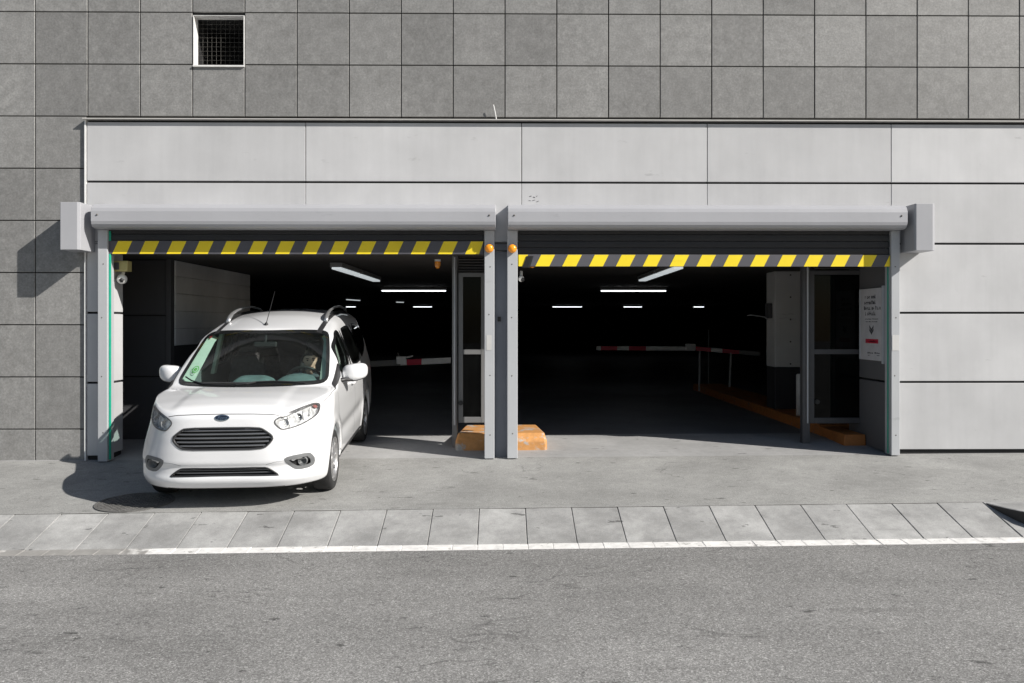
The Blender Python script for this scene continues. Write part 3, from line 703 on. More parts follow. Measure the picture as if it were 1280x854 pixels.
part(b2, MB().tube([at(508, 447, YL-.04), at(516, 445, YL-.04)], .014, 6), 'clamp_lever', M['barrier_white'])
part(b2, MB().box(-3.15, -2.9, YL-.15, YL+.15, .05, .98), 'cabinet', M['frame_grey'], bevel=.02)
# fluorescent lights
def tube_light(label, p0, p1, on=True, w=.06, group='ceiling lights of the garage'):
    p0, p1 = Vector(p0), Vector(p1); c = (p0+p1)/2
    t = thing('tube_light', label, 'light', tuple(c), group); d = (p1-p0).normalized(); s_ = Vector((-d.y, d.x, 0))*w/2
    def bar(a, b, z0, z1, f=1):
        return MB().hexa([tuple(q+Vector((0, 0, z))) for z in (z0, z1) for q in (a-s_*f, b-s_*f, b+s_*f, a+s_*f)])
    part(t, bar(p0, p1, .0, .06), 'housing', M['frame_grey'])
    e = d*.02
    part(t, bar(p0+e, p1-e, -.028, -.001, .8), 'tube', M['tube'] if on else M['tube_faint'], bevel=.008)
    return t
zc = 2.285
LY = 9.2
tube_light('bright ceiling tube in the left entrance, wide and level over the barrier', (X(476, LY), LY, zc), (X(558.5, LY), LY, zc))
tube_light('bright ceiling tube in the right entrance, widest of the level tubes there', (X(750, LY), LY, zc), (X(833.5, LY), LY, zc))
FY_ = 27.
tube_light('far ceiling tube left of the middle in the right entrance', (X(690, FY_), FY_, zc), (X(728, FY_), FY_, zc))
tube_light('far short ceiling tube in the middle of the right entrance', (X(779, FY_), FY_, zc), (X(803, FY_), FY_, zc))
tube_light('far tiny ceiling tube at the right of the right entrance', (X(866.5, FY_), FY_, zc), (X(880.5, FY_), FY_, zc))
tube_light('far ceiling tube near the screen in the left entrance', (X(516, FY_), FY_, zc), (X(540.5, FY_), FY_, zc))
tube_light('far tiny ceiling tube just behind the roof rail of the van', (X(432, FY_), FY_, zc), (X(445, FY_), FY_, zc))
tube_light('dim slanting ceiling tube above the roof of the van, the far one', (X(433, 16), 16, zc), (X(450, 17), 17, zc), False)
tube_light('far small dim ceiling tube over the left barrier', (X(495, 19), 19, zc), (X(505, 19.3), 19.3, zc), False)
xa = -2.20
tube_light('unlit ceiling tube with added glow running inward over the van, the nearer of the pair', (xa, 1.55, zc), (xa+.02, 3.0, zc), False, .16)
tube_light('unlit ceiling tube with added glow running inward over the van, the farther of the pair', (xa+.02, 3.08, zc), (xa+.04, 4.9, zc), False, .16)
tube_light('unlit ceiling tube with added glow running inward in the right entrance, the nearer one', (2.33, 1.4, zc), (2.36, 2.8, zc), False, .16)
tube_light('unlit ceiling tube with added glow running inward in the right entrance, the farther one', (2.36, 2.88, zc), (2.40, 4.7, zc), False, .16)
# ------------------------------------------------------------------ white van
def car_mats():
    m, n, l, b = new_mat('white_car_paint')
    b.inputs['Base Color'].default_value = (.80, .81, .83, 1); b.inputs['Roughness'].default_value = .35
    b.inputs['Coat Weight'].default_value = 1.; b.inputs['Coat Roughness'].default_value = .03
    tc = n.new('ShaderNodeTexCoord').outputs['Object']
    d = ramp(n, [(.25, (.80, .81, .83)), (.75, (.765, .772, .785))]); l.new(noise(n, l, tc, 3.5, 7, .6), d.inputs[0]); l.new(d.outputs[0], b.inputs['Base Color'])
    M['paint'] = m
    M['chrome'] = plain('satin_chrome', (.62, .63, .65), .18, 1.)
    M['rail_silver'] = plain('silver_roof_rail', (.66, .67, .68), .28, .8)
    M['rim'] = plain('alloy_rim', (.50, .50, .505), .32, .75, vary=.15, scale=20)
    M['windscreen'] = thin_glass('windscreen_glass', (.74, .88, .83))
    M['tinted'] = thin_glass('side_glass', (.68, .74, .72))
    M['privacy'] = thin_glass('privacy_glass', (.06, .065, .07))
    M['lens'] = thin_glass('headlight_lens', (.98, .99, .99), reflect=.3)
    M['frit'] = plain('black_glass_edge', (.012, .013, .014), .12, coat=.5)
    M['trim'] = plain('grey_black_trim', (.028, .028, .030), .45)
    M['gap'] = plain('panel_gap_shadow_rubber', (.03, .03, .031), .8)
    M['cabin'] = plain('grey_cabin_lining', (.17, .19, .195), .8)
    M['pale_lining'] = plain('pale_pillar_lining', (.46, .52, .46), .7)
    M['dash'] = plain('dashboard_plastic', (.13, .18, .19), .6, vary=.2)
    M['seat'] = plain('seat_fabric', (.05, .052, .055), .9, vary=.3, scale=25)
    M['reflector'] = plain('lamp_reflector', (.68, .68, .70), .2, .2, vary=.5, scale=30, bump=1.)
    M['lamp_dark'] = plain('lamp_bezel', (.15, .15, .155), .3, .5)
    M['bezel'] = plain('grey_fog_bezel', (.15, .155, .16), .45)
    M['slat'] = plain('grille_slat', (.22, .225, .235), .3, .6)
    M['badge'] = plain('dark_blue_badge', (.010, .014, .030), .2, coat=1)
    M['amber'] = plain('red_amber_reflector', (.30, .13, .12), .3)
    M['sticker_green'] = plain('green_sticker', (.10, .45, .06), .5)
    M['sticker_red'] = plain('red_sticker', (.4, .04, .05), .5)
    M['skin'] = plain('skin', (.74, .48, .37), .5, vary=.06)
    M['hair'] = plain('dark_hair', (.025, .018, .014), .7, vary=.3, scale=60)
    M['shirt'] = plain('grey_blue_shirt', (.16, .20, .22), .85, vary=.12, scale=20)
    M['lips'] = plain('lips', (.36, .15, .12), .5)
    M['eye'] = plain('dark_eye', (.03, .025, .022), .3)
car_mats()
def _tab(pts, sm=0.02, n=800):
    p=np.array(pts,float); xs=np.linspace(p[0,0]-.2,p[-1,0]+.2,n); ys=np.interp(xs,p[:,0],p[:,1])
    d=xs[1]-xs[0]; k=max(1,int(3*sm/d)); g=np.exp(-.5*(np.arange(-k,k+1)*d/sm)**2); g/=g.sum()
    ys=np.convolve(np.pad(ys,k,mode='edge'),g,'valid')
    return lambda v: np.interp(v,xs,ys)
def sstep(a,b,x):
    t=np.clip((x-a)/(b-a),0,1); return t*t*(3-2*t)
def smax(a,b,k):
    h=np.clip(.5+.5*(a-b)/k,0,1); return b+(a-b)*h+k*h*(1-h)
FY=_tab([(.15,.10),(.22,.05),(.255,.02),(.275,.004),(.31,.0),(.335,.012),(.41,.012),(.44,-.012),(.55,-.018),(.66,-.018),(.76,-.008),(.84,.0),(.88,.012),(.95,.05),(1.1,.2)],.012)
FA=_tab([(.15,.42),(.3,.36),(.45,.38),(.6,.5),(.75,.64),(.9,.75),(1.1,.85)],.05)
HC=_tab([(-.2,.80),(0.0,.872),(.06,.897),(.15,.925),(.35,.962),(.6,.985),(.9,1.0),(1.4,1.01),(3,1.0)],.04)
RC=_tab([(1.2,1.34),(1.5,1.455),(1.75,1.535),(2.0,1.588),(2.3,1.645),(2.7,1.682),(3.2,1.69),(3.7,1.665),(4.1,1.61)],.08)
WZ=_tab([(.15,.79),(.25,.81),(.4,.832),(.6,.842),(.85,.838),(.98,.822),(1.05,.803),(1.2,.772),(1.4,.707),(1.55,.642),(1.68,.55),(1.8,.45)],.035)
RY=_tab([(.2,4.02),(.35,4.06),(.7,4.07),(1.0,4.05),(1.3,3.99),(1.6,3.9),(1.8,3.82)],.05)
HUBY,WB,HUBZ=.80,2.44,.30
def wsz(ax,y):
    t=np.clip((y-.92)/.8,0,1.2)
    return 1.0+.645*(y-.90-.12*(ax/.75)**2.2*(1+.6*t))
def top(ax,y):
    hood=HC(y)-(.060-.045*sstep(.1,1.0,y))*(ax/.75)**2.5+.010*sstep(.50,.40,ax)*sstep(.02,.2,y)
    ws=wsz(ax,y)
    b=smax(hood,ws,.03)
    roof=RC(y)-.055*(ax/.55)**2.2
    return -smax(-b,-roof,.02)
def car_field(x,y,z,arch=True):
    ax=np.abs(x)
    f1=(FY(z)+FA(z)*(np.minimum(ax,.95)/.83)**4.5-y)*.8
    f2=(z-top(ax,y))*.85
    w=WZ(z)-.012*sstep(2.8,4.1,y)
    for hy in (HUBY,HUBY+WB):
        r=np.hypot(y-hy,z-HUBZ); w=w+.010*np.exp(-((r-.39)/.05)**2)
    w=w-.016*np.exp(-((z-.50-.02*(y-1))/.07)**2)*sstep(1.05,1.35,y)*sstep(3.0,2.6,y)
    f3=ax-w
    f4=y-RY(z)+.10*(ax/.8)**4
    f5=.205-z
    f=smax(smax(f1,f2,.035),f5,.02)
    f=smax(smax(f,f3,.05),f4,.08)
    if arch:
        for hy in (HUBY,HUBY+WB):
            r=np.hypot(y-hy,z-HUBZ)
            f=smax(f,np.minimum(.352-r,ax-.50),.012)
    return f

vx = -2.475; vyaw = math.radians(-2.2)
def g2(Y): return gz(vx, Y)
yF = -1.40; yR = yF+WB
pitch = math.asin((g2(yR)-g2(yF))/WB); roll = math.radians(-.42)
VM = Matrix.Rotation(-vyaw, 4, 'Z') @ Matrix.Rotation(pitch, 4, 'X') @ Matrix.Rotation(roll, 4, 'Y')
hub0 = VM @ Vector((0, HUBY, 0))
VM = Matrix.Translation(Vector((vx, yF, g2(yF)-.002))-hub0) @ VM
van = thing('white_van', 'white passenger van driving out of the left garage entrance, roof rails and grey slatted grille', 'van')
VM = VM @ Matrix.Diagonal((1.02, 1, 1, 1))
van.matrix_world = VM
bpy.context.view_layer.update()

def grad(P, fn=car_field):
    e = 2e-3; g = []
    for k in range(3):
        d = np.zeros(3); d[k] = e
        a, b = P+d, P-d
        g.append((fn(a[:, 0], a[:, 1], a[:, 2])-fn(b[:, 0], b[:, 1], b[:, 2]))/(2*e))
    g = np.stack(g, 1); return g
def fld(P, fn=car_field): return fn(P[:, 0], P[:, 1], P[:, 2])
def surf_net(fn, h, xm=.96, y0=-.12, y1=4.2, z0=.12, z1=1.78):
    xs = np.arange(0, xm, h); ys = np.arange(y0, y1, h); zs = np.arange(z0, z1, h)
    A, B, C_ = np.meshgrid(xs, ys, zs, indexing='ij')
    F = fn(A.ravel(), B.ravel(), C_.ravel()).reshape(A.shape)
    F = np.concatenate([F[:0:-1], F], 0); xs = np.concatenate([-xs[:0:-1], xs])
    s = F < 0; nx, ny, nz = F.shape
    acc = np.zeros((nx-1, ny-1, nz-1, 3)); cnt = np.zeros((nx-1, ny-1, nz-1))
    I, J, K = np.meshgrid(np.arange(nx-1), np.arange(ny-1), np.arange(nz-1), indexing='ij')
    def sl_(o): return (slice(o[0], nx-1+o[0]), slice(o[1], ny-1+o[1]), slice(o[2], nz-1+o[2]))
    for ax in range(3):
        o1, o2 = [a for a in range(3) if a != ax]
        for a in (0, 1):
            for b in (0, 1):
                p = [0, 0, 0]; p[o1] = a; p[o2] = b; q = list(p); q[ax] = 1
                f0, f1 = F[sl_(p)], F[sl_(q)]; m = (f0 < 0) != (f1 < 0)
                t = np.where(m, f0/np.where(m, f0-f1, 1), 0)
                for k in range(3): acc[..., k] += np.where(m, (p[k] + (t if k == ax else 0)), 0)
                cnt += m
    act = cnt > 0; idx = -np.ones(act.shape, int); idx[act] = np.arange(act.sum())
    loc = acc[act]/cnt[act][:, None]
    V = np.stack([xs[I[act]]+loc[:, 0]*h, ys[J[act]]+loc[:, 1]*h, zs[K[act]]+loc[:, 2]*h], 1)
    quads = []
    for ax in range(3):
        o1, o2 = [(1, 2), (2, 0), (0, 1)][ax]
        a0 = [slice(1, -1)]*3; a0[ax] = slice(0, -1); a1 = [slice(1, -1)]*3; a1[ax] = slice(1, None)
        s0, s1 = s[tuple(a0)], s[tuple(a1)]; m = s0 != s1
        ii = np.argwhere(m); off = np.array([1, 1, 1]); off[ax] = 0; ii = ii+off
        def cell(d1, d2):
            c = ii.copy(); c[:, o1] -= d1; c[:, o2] -= d2; return idx[c[:, 0], c[:, 1], c[:, 2]]
        q = np.stack([cell(1, 1), cell(0, 1), cell(0, 0), cell(1, 0)], 1)
        flip = ~s0[m]; q[flip] = q[flip][:, ::-1]; quads.append(q)
    Q = np.concatenate(quads); Q = Q[(Q >= 0).all(1)]
    for _ in range(4):
        g = grad(V, fn); f = fld(V, fn); n2 = (g*g).sum(1)+1e-6
        st = np.clip(f/n2, -h, h)[:, None]*g; V = V-st*.8
    return V, Q
def inpoly(px, py, poly):
    poly = np.array(poly); c = np.zeros(len(px), bool); n = len(poly)
    for i in range(n):
        x1, y1 = poly[i]; x2, y2 = poly[i-1]
        k = ((y1 > py) != (y2 > py)) & (px < (x2-x1)*(py-y1)/(y2-y1+1e-12)+x1); c ^= k
    return c
def smooth_poly(p, it=2):
    p = np.array(p, float)
    for _ in range(it):
        q = np.roll(p, -1, 0); p = np.stack([p*.75+q*.25, p*.25+q*.75], 1).reshape(-1, 2)
    return p
def resample(p, n):
    q = np.vstack([p, p[:1]]); d = np.r_[0, np.cumsum(np.hypot(*np.diff(q, axis=0).T))]; t = np.linspace(0, d[-1], n, endpoint=False)
    return np.stack([np.interp(t, d, q[:, 0]), np.interp(t, d, q[:, 1])], 1)
def inset(p, d):
    a = np.roll(p, 1, 0); b = np.roll(p, -1, 0); t = b-a; t /= np.linalg.norm(t, axis=1)[:, None]+1e-9
    n = np.stack([-t[:, 1], t[:, 0]], 1); area = .5*np.sum(p[:, 0]*np.roll(p[:, 1], -1)-np.roll(p[:, 0], -1)*p[:, 1])
    if area < 0: n = -n
    return p+n*d
# outlines in the car's own front (x, z) and side (y, z) elevations
def mir(h): return h+[(-x, z) for x, z in reversed(h)]
WS = mir([(0, 1.506), (.3, 1.510), (.52, 1.500), (.60, 1.485), (.635, 1.455), (.652, 1.41), (.685, 1.285), (.712, 1.15), (.726, 1.08), (.722, 1.04), (.69, 1.016), (.62, 1.008), (.5, 1.006), (.35, 1.008), (0, 1.008)])
WS = [WS[0]]+WS[1:15]+WS[16:-1]
HL = [(.42, .803), (.476, .848), (.598, .890), (.690, .912), (.728, .908), (.752, .888), (.752, .832), (.729, .79), (.626, .741), (.5, .720), (.463, .747)]
FOG = [(.502, .462), (.545, .490), (.695, .498), (.725, .470), (.742, .425), (.729, .362), (.611, .355), (.565, .385)]
GR = mir([(0, .767), (.310, .765), (.360, .740), (.445, .668), (.385, .590), (.325, .563), (0, .563)]); GR = [q for i, q in enumerate(GR) if i not in (7, 13)]
LG = mir([(0, .402), (.345, .406), (.388, .392), (.485, .318), (.41, .324), (0, .330)]); LG = [q for i, q in enumerate(LG) if i not in (6, 11)]
SW_F = [(1.42, 1.045), (1.42, 1.195), (1.57, 1.352), (1.86, 1.470), (2.13, 1.500), (2.17, 1.052)]
SW_R = [(2.25, 1.052), (2.21, 1.478), (2.5, 1.498), (2.98, 1.498), (3.02, 1.06), (2.85, 1.05)]
SW_Q = [(3.10, 1.066), (3.06, 1.497), (3.4, 1.485), (3.72, 1.445), (3.85, 1.37), (3.82, 1.26), (3.6, 1.155), (3.35, 1.09)]
SAIL = [(.93, .945), (1.26, 1.118), (1.43, 1.20), (1.405, 1.045), (1.25, 1.03), (1.02, .975)]
def project(P2, mode, sgn=1, fn=car_field):
    n = len(P2)
    if mode == 'front': P = np.stack([P2[:, 0]*sgn, np.full(n, -.3), P2[:, 1]], 1); d = np.array([0, 1., 0])
    else: P = np.stack([np.full(n, 1.1*sgn), P2[:, 0], P2[:, 1]], 1); d = np.array([-sgn*1., 0, 0])
    for _ in range(260):
        f = fld(P, fn); P = P+d*np.clip(f*.55, -.02, .08)[:, None]
    return P
def normals(P): g = grad(P); return g/(np.linalg.norm(g, axis=1)[:, None]+1e-9)
def noarch(x, y, z): return car_field(x, y, z, False)
def patch(outline, mode, off, name, mat, parent, sgn=1, n=72, rings=(1, .93, .8, .6, .4, .2), band=None, thick=0., smooth=True, it=2):
    """a sheet lying on the body surface inside an outline; band = width of a rim instead of a full sheet"""
    p = resample(smooth_poly(outline, it), n); c = p.mean(0)
    if band: rs = [inset(p, -.001), inset(p, band*.5), inset(p, band)]
    else: rs = [c+(p-c)*r for r in rings]
    P2 = np.vstack(rs+([] if band else [c[None]])); P = project(P2, mode, sgn, noarch); N = normals(P); P = P+N*off
    k = len(rs); fs = [(j*n+i, j*n+(i+1) % n, (j+1)*n+(i+1) % n, (j+1)*n+i) for j in range(k-1) for i in range(n)]
    if not band: fs += [((k-1)*n+i, (k-1)*n+(i+1) % n, k*n) for i in range(n)]
    V = [tuple(v) for v in P]
    if thick:
        o = len(V); V += [tuple(v) for v in (P-N*thick)]; fs += [tuple(q+o for q in f)[::-1] for f in fs]
        fs += [(i, (i+1) % n, o+(i+1) % n, o+i) for i in range(n)]
        if band: fs += [(2*n+i, 2*n+(i+1) % n, o+2*n+(i+1) % n, o+2*n+i) for i in range(n)]
    mb = MB().add(V, fs)
    return mb.build(name, mat, parent, smooth=smooth)
def clip_body(V, Q, N, offs=0):
    c = V[Q].mean(1); n = N[Q].mean(1); ax = np.abs(c[:, 0]); cut = np.zeros(len(Q), bool)
    fr = (n[:, 1] < -.12)
    def big(p, d): return inset(resample(smooth_poly(p), 90), d)
    cut |= inpoly(c[:, 0], c[:, 2], big(WS, .018)) & (n[:, 2] > .25) & (c[:, 1] > .7) & (c[:, 1] < 2.1)
    cut |= inpoly(ax, c[:, 2], big(HL, .007)) & fr & (c[:, 1] < .8)
    cut |= inpoly(ax, c[:, 2], big(FOG, .012)) & fr & (c[:, 1] < .6)
    cut |= inpoly(c[:, 0], c[:, 2], big(GR, .010)) & fr & (c[:, 1] < .3)
    cut |= inpoly(c[:, 0], c[:, 2], big(LG, .008)) & fr & (c[:, 1] < .3)
    sd = (np.abs(n[:, 0]) > .4) & (ax > .45)
    for w in (SW_F, SW_R, SW_Q): cut |= inpoly(c[:, 1], c[:, 2], big(w, .016)) & sd
    return ~cut
V, Q = surf_net(car_field, .0155)
N = normals(V); keep = clip_body(V, Q, N); Q = Q[keep]
# the underside is open: wheels and darkness below
def np_mesh(name, V, Q):
    m = bpy.data.meshes.new(name); used = np.unique(Q); mp = -np.ones(len(V), int); mp[used] = np.arange(len(used))
    m.from_pydata([tuple(v) for v in V[used]], [], [tuple(q) for q in mp[Q]]); m.validate(); return m
body = link('body', np_mesh('body', V, Q), M['paint'], van, smooth=True)
# cabin lining: the same shell a little smaller
def inner(x, y, z): return smax(smax(smax(car_field(x, y, z, False)+.035, .40-z, .02), .75-y, .02), y-3.9, .02)
V2, Q2 = surf_net(inner, .04); N2 = normals(V2); Q2 = Q2[clip_body(V2, Q2, N2)]
c2 = V2[Q2].mean(1); Q2 = Q2[~((c2[:, 2] > .97) & (c2[:, 1] < 1.9) & (np.abs(c2[:, 0]) < .66) & (N2[Q2].mean(1)[:, 2] > .1))]
link('cabin_lining', np_mesh('cabin_lining', V2, Q2), M['cabin'], van, smooth=True)

# windscreen and windows, each pane with its black edge
patch(WS, 'front', .0025, 'windscreen', M['windscreen'], van, n=120)
patch(WS, 'front', .0045, 'windscreen_edge', M['frit'], van, n=120, band=.032)
for sg in (1, -1):
    for nm, w, mt in (('front_window', SW_F, 'tinted'), ('rear_window', SW_R, 'privacy'), ('quarter_window', SW_Q, 'privacy')):
        g_ = patch(w, 'side', .001, nm, M[mt], van, sg, n=48)
        patch(w, 'side', .003, 'window_edge', M['frit'], g_, sg, n=48, band=.026)
    patch(SAIL, 'side', .004, 'mirror_sail', M['trim'], van, sg, n=40, it=1)
    # black posts between the panes
    patch([(2.165, 1.052), (2.135, 1.472), (2.205, 1.478), (2.245, 1.052)], 'side', .0025, 'door_post', M['frit'], van, sg, n=40, it=1)
    patch([(3.02, 1.06), (2.985, 1.498), (3.055, 1.498), (3.10, 1.066)], 'side', .0025, 'door_post', M['frit'], van, sg, n=40, it=1)
    patch([(2.02, 1.06), (1.955, 1.45), (1.975, 1.452), (2.045, 1.06)], 'side', -.012, 'window_guide', M['rail_silver'], van, sg, n=32, it=1)
# headlights
for sg in (1, -1):
    h = patch(HL, 'front', -.026, 'headlight', M['reflector'], van, sg, n=60)
    patch(HL, 'front', .002, 'lens', M['lens'], h, sg, n=60)
    patch(HL, 'front', .0035, 'seal', M['lamp_dark'], h, sg, n=60, band=.010)
    # walls of the lamp recess
    p = resample(smooth_poly(HL), 60); A_ = project(inset(p, .004), 'front', sg, noarch); NA = normals(A_)
    vs = [tuple(v) for v in A_]+[tuple(v) for v in (A_-NA*.027)]
    MB().add(vs, [(i, (i+1) % 60, 60+(i+1) % 60, 60+i) for i in range(60)]).build('recess', M['reflector'], h, smooth=True)
    # dark brow line, two bowls, bright divider ribs, small amber marker
    brow = [(.475, .842), (.598, .884), (.690, .905), (.715, .900), (.62, .874), (.52, .834)]
    patch(brow, 'front', -.006, 'brow', M['lamp_dark'], h, sg, n=40, it=1)
    for (x, z, r, back) in ((.515, .783, .038, .024), (.612, .812, .038, .030)):
        c = project(np.array([[x, z]]), 'front', sg, noarch)[0]
        mb = MB().lathe([(.001, .034), (r*.55, .029), (r*.9, .010), (r, -.004), (r*.92, -.004), (r*.86, .004)], 24, 'y', (c[0]-sg*.004, c[1]+back, c[2]))
        mb.build('bowl', M['reflector'], h, smooth=True)
        MB().lathe([(.001, -.008), (r*.26, -.004), (r*.32, .012)], 16, 'y', (c[0]-sg*.004, c[1]+back+.010, c[2])).build('bulb', M['chrome'], h, smooth=True)
    for (xa, za, xb, zb) in ((.565, .752, .545, .838), (.662, .785, .655, .868), (.700, .806, .700, .882)):
        patch([(xa-.006, za), (xb-.006, zb), (xb+.006, zb), (xa+.006, za)], 'front', -.014, 'rib', M['reflector'], h, sg, n=24, it=1)
    patch([(.705, .893), (.726, .894), (.740, .878), (.738, .858), (.722, .868)], 'front', -.008, 'side_marker', M['amber'], h, sg, n=30, it=1)
    # fog lamps
    f = patch(FOG, 'front', -.045, 'fog_lamp', M['black'], van, sg, n=48, it=1)
    patch(FOG, 'front', .003, 'bezel', M['bezel'], f, sg, n=48, band=.030, it=1)
    p = resample(smooth_poly(FOG, 1), 48); A_ = project(inset(p, .028), 'front', sg, noarch); NA = normals(A_)
    MB().add([tuple(v) for v in A_+NA*.002]+[tuple(v) for v in (A_-NA*.046)], [(i, (i+1) % 48, 48+(i+1) % 48, 48+i) for i in range(48)]).build('recess', M['trim'], f, smooth=True)
    patch([(.565, .455), (.60, .462), (.655, .462), (.66, .455), (.605, .452), (.585, .43)], 'front', -.01, 'trim_fin', M['rail_silver'], f, sg, n=36, it=1)
    c = project(np.array([[.648, .425]]), 'front', sg, noarch)[0]
    MB().lathe([(.001, .02), (.024, .012), (.036, -.006), (.042, -.006), (.042, .03)], 24, 'y', (c[0], c[1]+.018, c[2])).build('lamp', M['bezel'], f, smooth=True)
    MB().lathe([(.001, -.004), (.024, .0), (.033, .008)], 24, 'y', (c[0], c[1]+.018, c[2])).build('lamp_glass', M['lens'], f, smooth=True)
# grille and lower grille with their slats
def slat_bar(parent, z, xl, off, hh, mat, name='slat', dz=0, depth=.02):
    xs = np.linspace(-xl, xl, 33); P = project(np.stack([xs, np.full(33, z)], 1), 'front', 1, noarch); N_ = normals(P); N_[:, 2] = 0
    vs = []; 
    for p, n_ in zip(P, N_):
        a = p+n_*off; b = p+n_*(off-depth)
        vs += [(a[0], a[1]+.002, z-hh/2), (a[0], a[1], z), (a[0], a[1]+.003, z+hh/2), (b[0], b[1], z+hh/2), (b[0], b[1], z-hh/2)]
    fs = [(i*5+k, (i+1)*5+k, (i+1)*5+(k+1) % 5, i*5+(k+1) % 5) for i in range(32) for k in range(5)]+[(0, 1, 2, 3, 4), (164, 163, 162, 161, 160)]
    return MB().add(vs, fs).build(name, mat, parent, smooth=False)
gr = patch(GR, 'front', -.05, 'grille', M['black'], van, n=80, it=1)
patch(GR, 'front', .003, 'frame', M['trim'], gr, n=80, band=.016, thick=.025, it=1)
patch(GR, 'front', .0045, 'chrome_edge', M['bezel'], gr, n=80, band=.004, it=1)
for z, xl in ((.735, .345), (.703, .388), (.669, .412), (.635, .392), (.601, .362)):
    slat_bar(gr, z, xl, -.004, .0125, M['slat'])
lg = patch(LG, 'front', -.05, 'lower_grille', M['black'], van, n=80, it=1)
patch(LG, 'front', .003, 'frame', M['trim'], lg, n=80, band=.012, thick=.03, it=1)
for z, xl in ((.379, .385), (.354, .418)): slat_bar(lg, z, xl, -.010, .008, M['slat'])
# badge
bc = project(np.array([[0., .849]]), 'front', 1, noarch)[0]
EW, EH = .060, .0235
th = math.radians(14)
def badge_pt(x, z, d): return (x, bc[1]-.003-d+.25*x*x+(z)*math.tan(th), bc[2]+z)
ba = [badge_pt(EW*math.cos(a), EH*math.sin(a), .004) for a in np.linspace(0, 2*math.pi, 40, endpoint=False)]
bb = [badge_pt(EW*math.cos(a), EH*math.sin(a), -.008) for a in np.linspace(0, 2*math.pi, 40, endpoint=False)]
badge = MB().add(ba+bb, [tuple(range(40))]+[(i, (i+1) % 40, 40+(i+1) % 40, 40+i) for i in range(40)]).build('badge', M['badge'], van)
rim_in = [badge_pt((EW-.004)*math.cos(a), (EH-.004)*math.sin(a), .0055) for a in np.linspace(0, 2*math.pi, 40, endpoint=False)]
rim_out = [badge_pt((EW+.003)*math.cos(a), (EH+.003)*math.sin(a), .005) for a in np.linspace(0, 2*math.pi, 40, endpoint=False)]
MB().add(rim_in+rim_out, [(i, (i+1) % 40, 40+(i+1) % 40, 40+i) for i in range(40)]).build('rim', M['chrome'], badge)
fc = bpy.data.curves.new('lettering', 'FONT'); fc.body = 'Ford'; fc.size = .042; fc.align_x = 'CENTER'; fc.align_y = 'CENTER'; fc.extrude = .0008; fc.shear = .35
fo = bpy.data.objects.new('tmp', fc); COL.objects.link(fo); bpy.context.view_layer.update()
fm = bpy.data.meshes.new_from_object(fo.evaluated_get(bpy.context.evaluated_depsgraph_get())); bpy.data.objects.remove(fo); bpy.data.curves.remove(fc); fm.materials.clear()
fo = link('lettering', fm, M['chrome'], badge); fo.location = badge_pt(0, -.002, .0065); fo.rotation_euler = (math.pi/2-th, 0, 0)
# panel gaps: narrow dark seams on the paint
def seam(pts2, mode, name, sgn=1, w=.0055, off=.0012, n=60, parent=None, mat=None):
    p = np.array(pts2, float); d = np.r_[0, np.cumsum(np.hypot(*np.diff(p, axis=0).T))]; t = np.linspace(0, d[-1], n)
    p = np.stack([np.interp(t, d, p[:, 0]), np.interp(t, d, p[:, 1])], 1)
    for _ in range(3): p[1:-1] = (p[:-2]+2*p[1:-1]+p[2:])/4
    tg = np.gradient(p, axis=0); tg /= np.linalg.norm(tg, axis=1)[:, None]+1e-9; nn = np.stack([-tg[:, 1], tg[:, 0]], 1)
    P = np.vstack([project(p+nn*w/2, mode, sgn, noarch), project(p-nn*w/2, mode, sgn, noarch)]); P = P+normals(P)*off
    return MB().add([tuple(v) for v in P], [(i, i+1, n+i+1, n+i) for i in range(n-1)]).build(name, mat or M['gap'], parent or van)
seam([(-.47, .853), (-.40, .866), (-.25, .873), (0, .876), (.25, .873), (.40, .866), (.47, .853)], 'front', 'bonnet_gap', w=.005)
for sg in (1, -1):
    seam([(.752, .888), (.80, .93), (.815, .97)], 'front', 'wing_gap', sg, w=.004, n=30)
    seam([(.82, .435), (.60, .455), (.44, .448), (.36, .425)], 'front', 'bumper_crease', sg, w=.0025, off=.0006, n=40, mat=M['bezel'])
    seam([(1.03, .93), (1.02, .70), (1.05, .50), (1.14, .33), (1.30, .27)], 'side', 'door_gap', sg)
    seam([(2.20, 1.05), (2.21, .7), (2.19, .5), (2.17, .27)], 'side', 'door_gap', sg)
    seam([(3.10, 1.06), (3.02, .8), (2.90, .6), (2.86, .4)], 'side', 'door_gap', sg)
    patch([(1.12, .235), (1.12, .275), (2.90, .285), (2.90, .235)], 'side', .004, 'sill_trim', M['trim'], van, sg, n=80, it=1)
    # door handles
    for y in (2.05, 2.42):
        P = project(np.array([[y-.09, .90], [y+.09, .905]]), 'side', sg, noarch)
        a, b = Vector(P[0]), Vector(P[1]); o_ = Vector((sg*.028, 0, 0))
        MB().tube([a, a+o_, a*.7+b*.3+o_*1.15, a*.3+b*.7+o_*1.15, b+o_, b], .013, 8).build('door_handle', M['paint'], van, smooth=True)
    # wheel arch lining
    for hy in (HUBY, HUBY+WB):
        mb = MB(); vs = []; n_ = 28
        for xx in (.40, .80):
            for k in range(n_+1):
                a = math.radians(-20+220*k/n_); vs.append((sg*xx, hy+.362*math.cos(a), HUBZ+.362*math.sin(a)))
        fs = [(k, k+1, n_+2+k, n_+1+k) for k in range(n_)]
        vs2 = [(sg*.40, hy, HUBZ)]; o_ = len(vs); vs += vs2; fs += [(k, k+1, o_) for k in range(n_)]
        mb.add(vs, fs).build('arch_liner', M['black'], van)
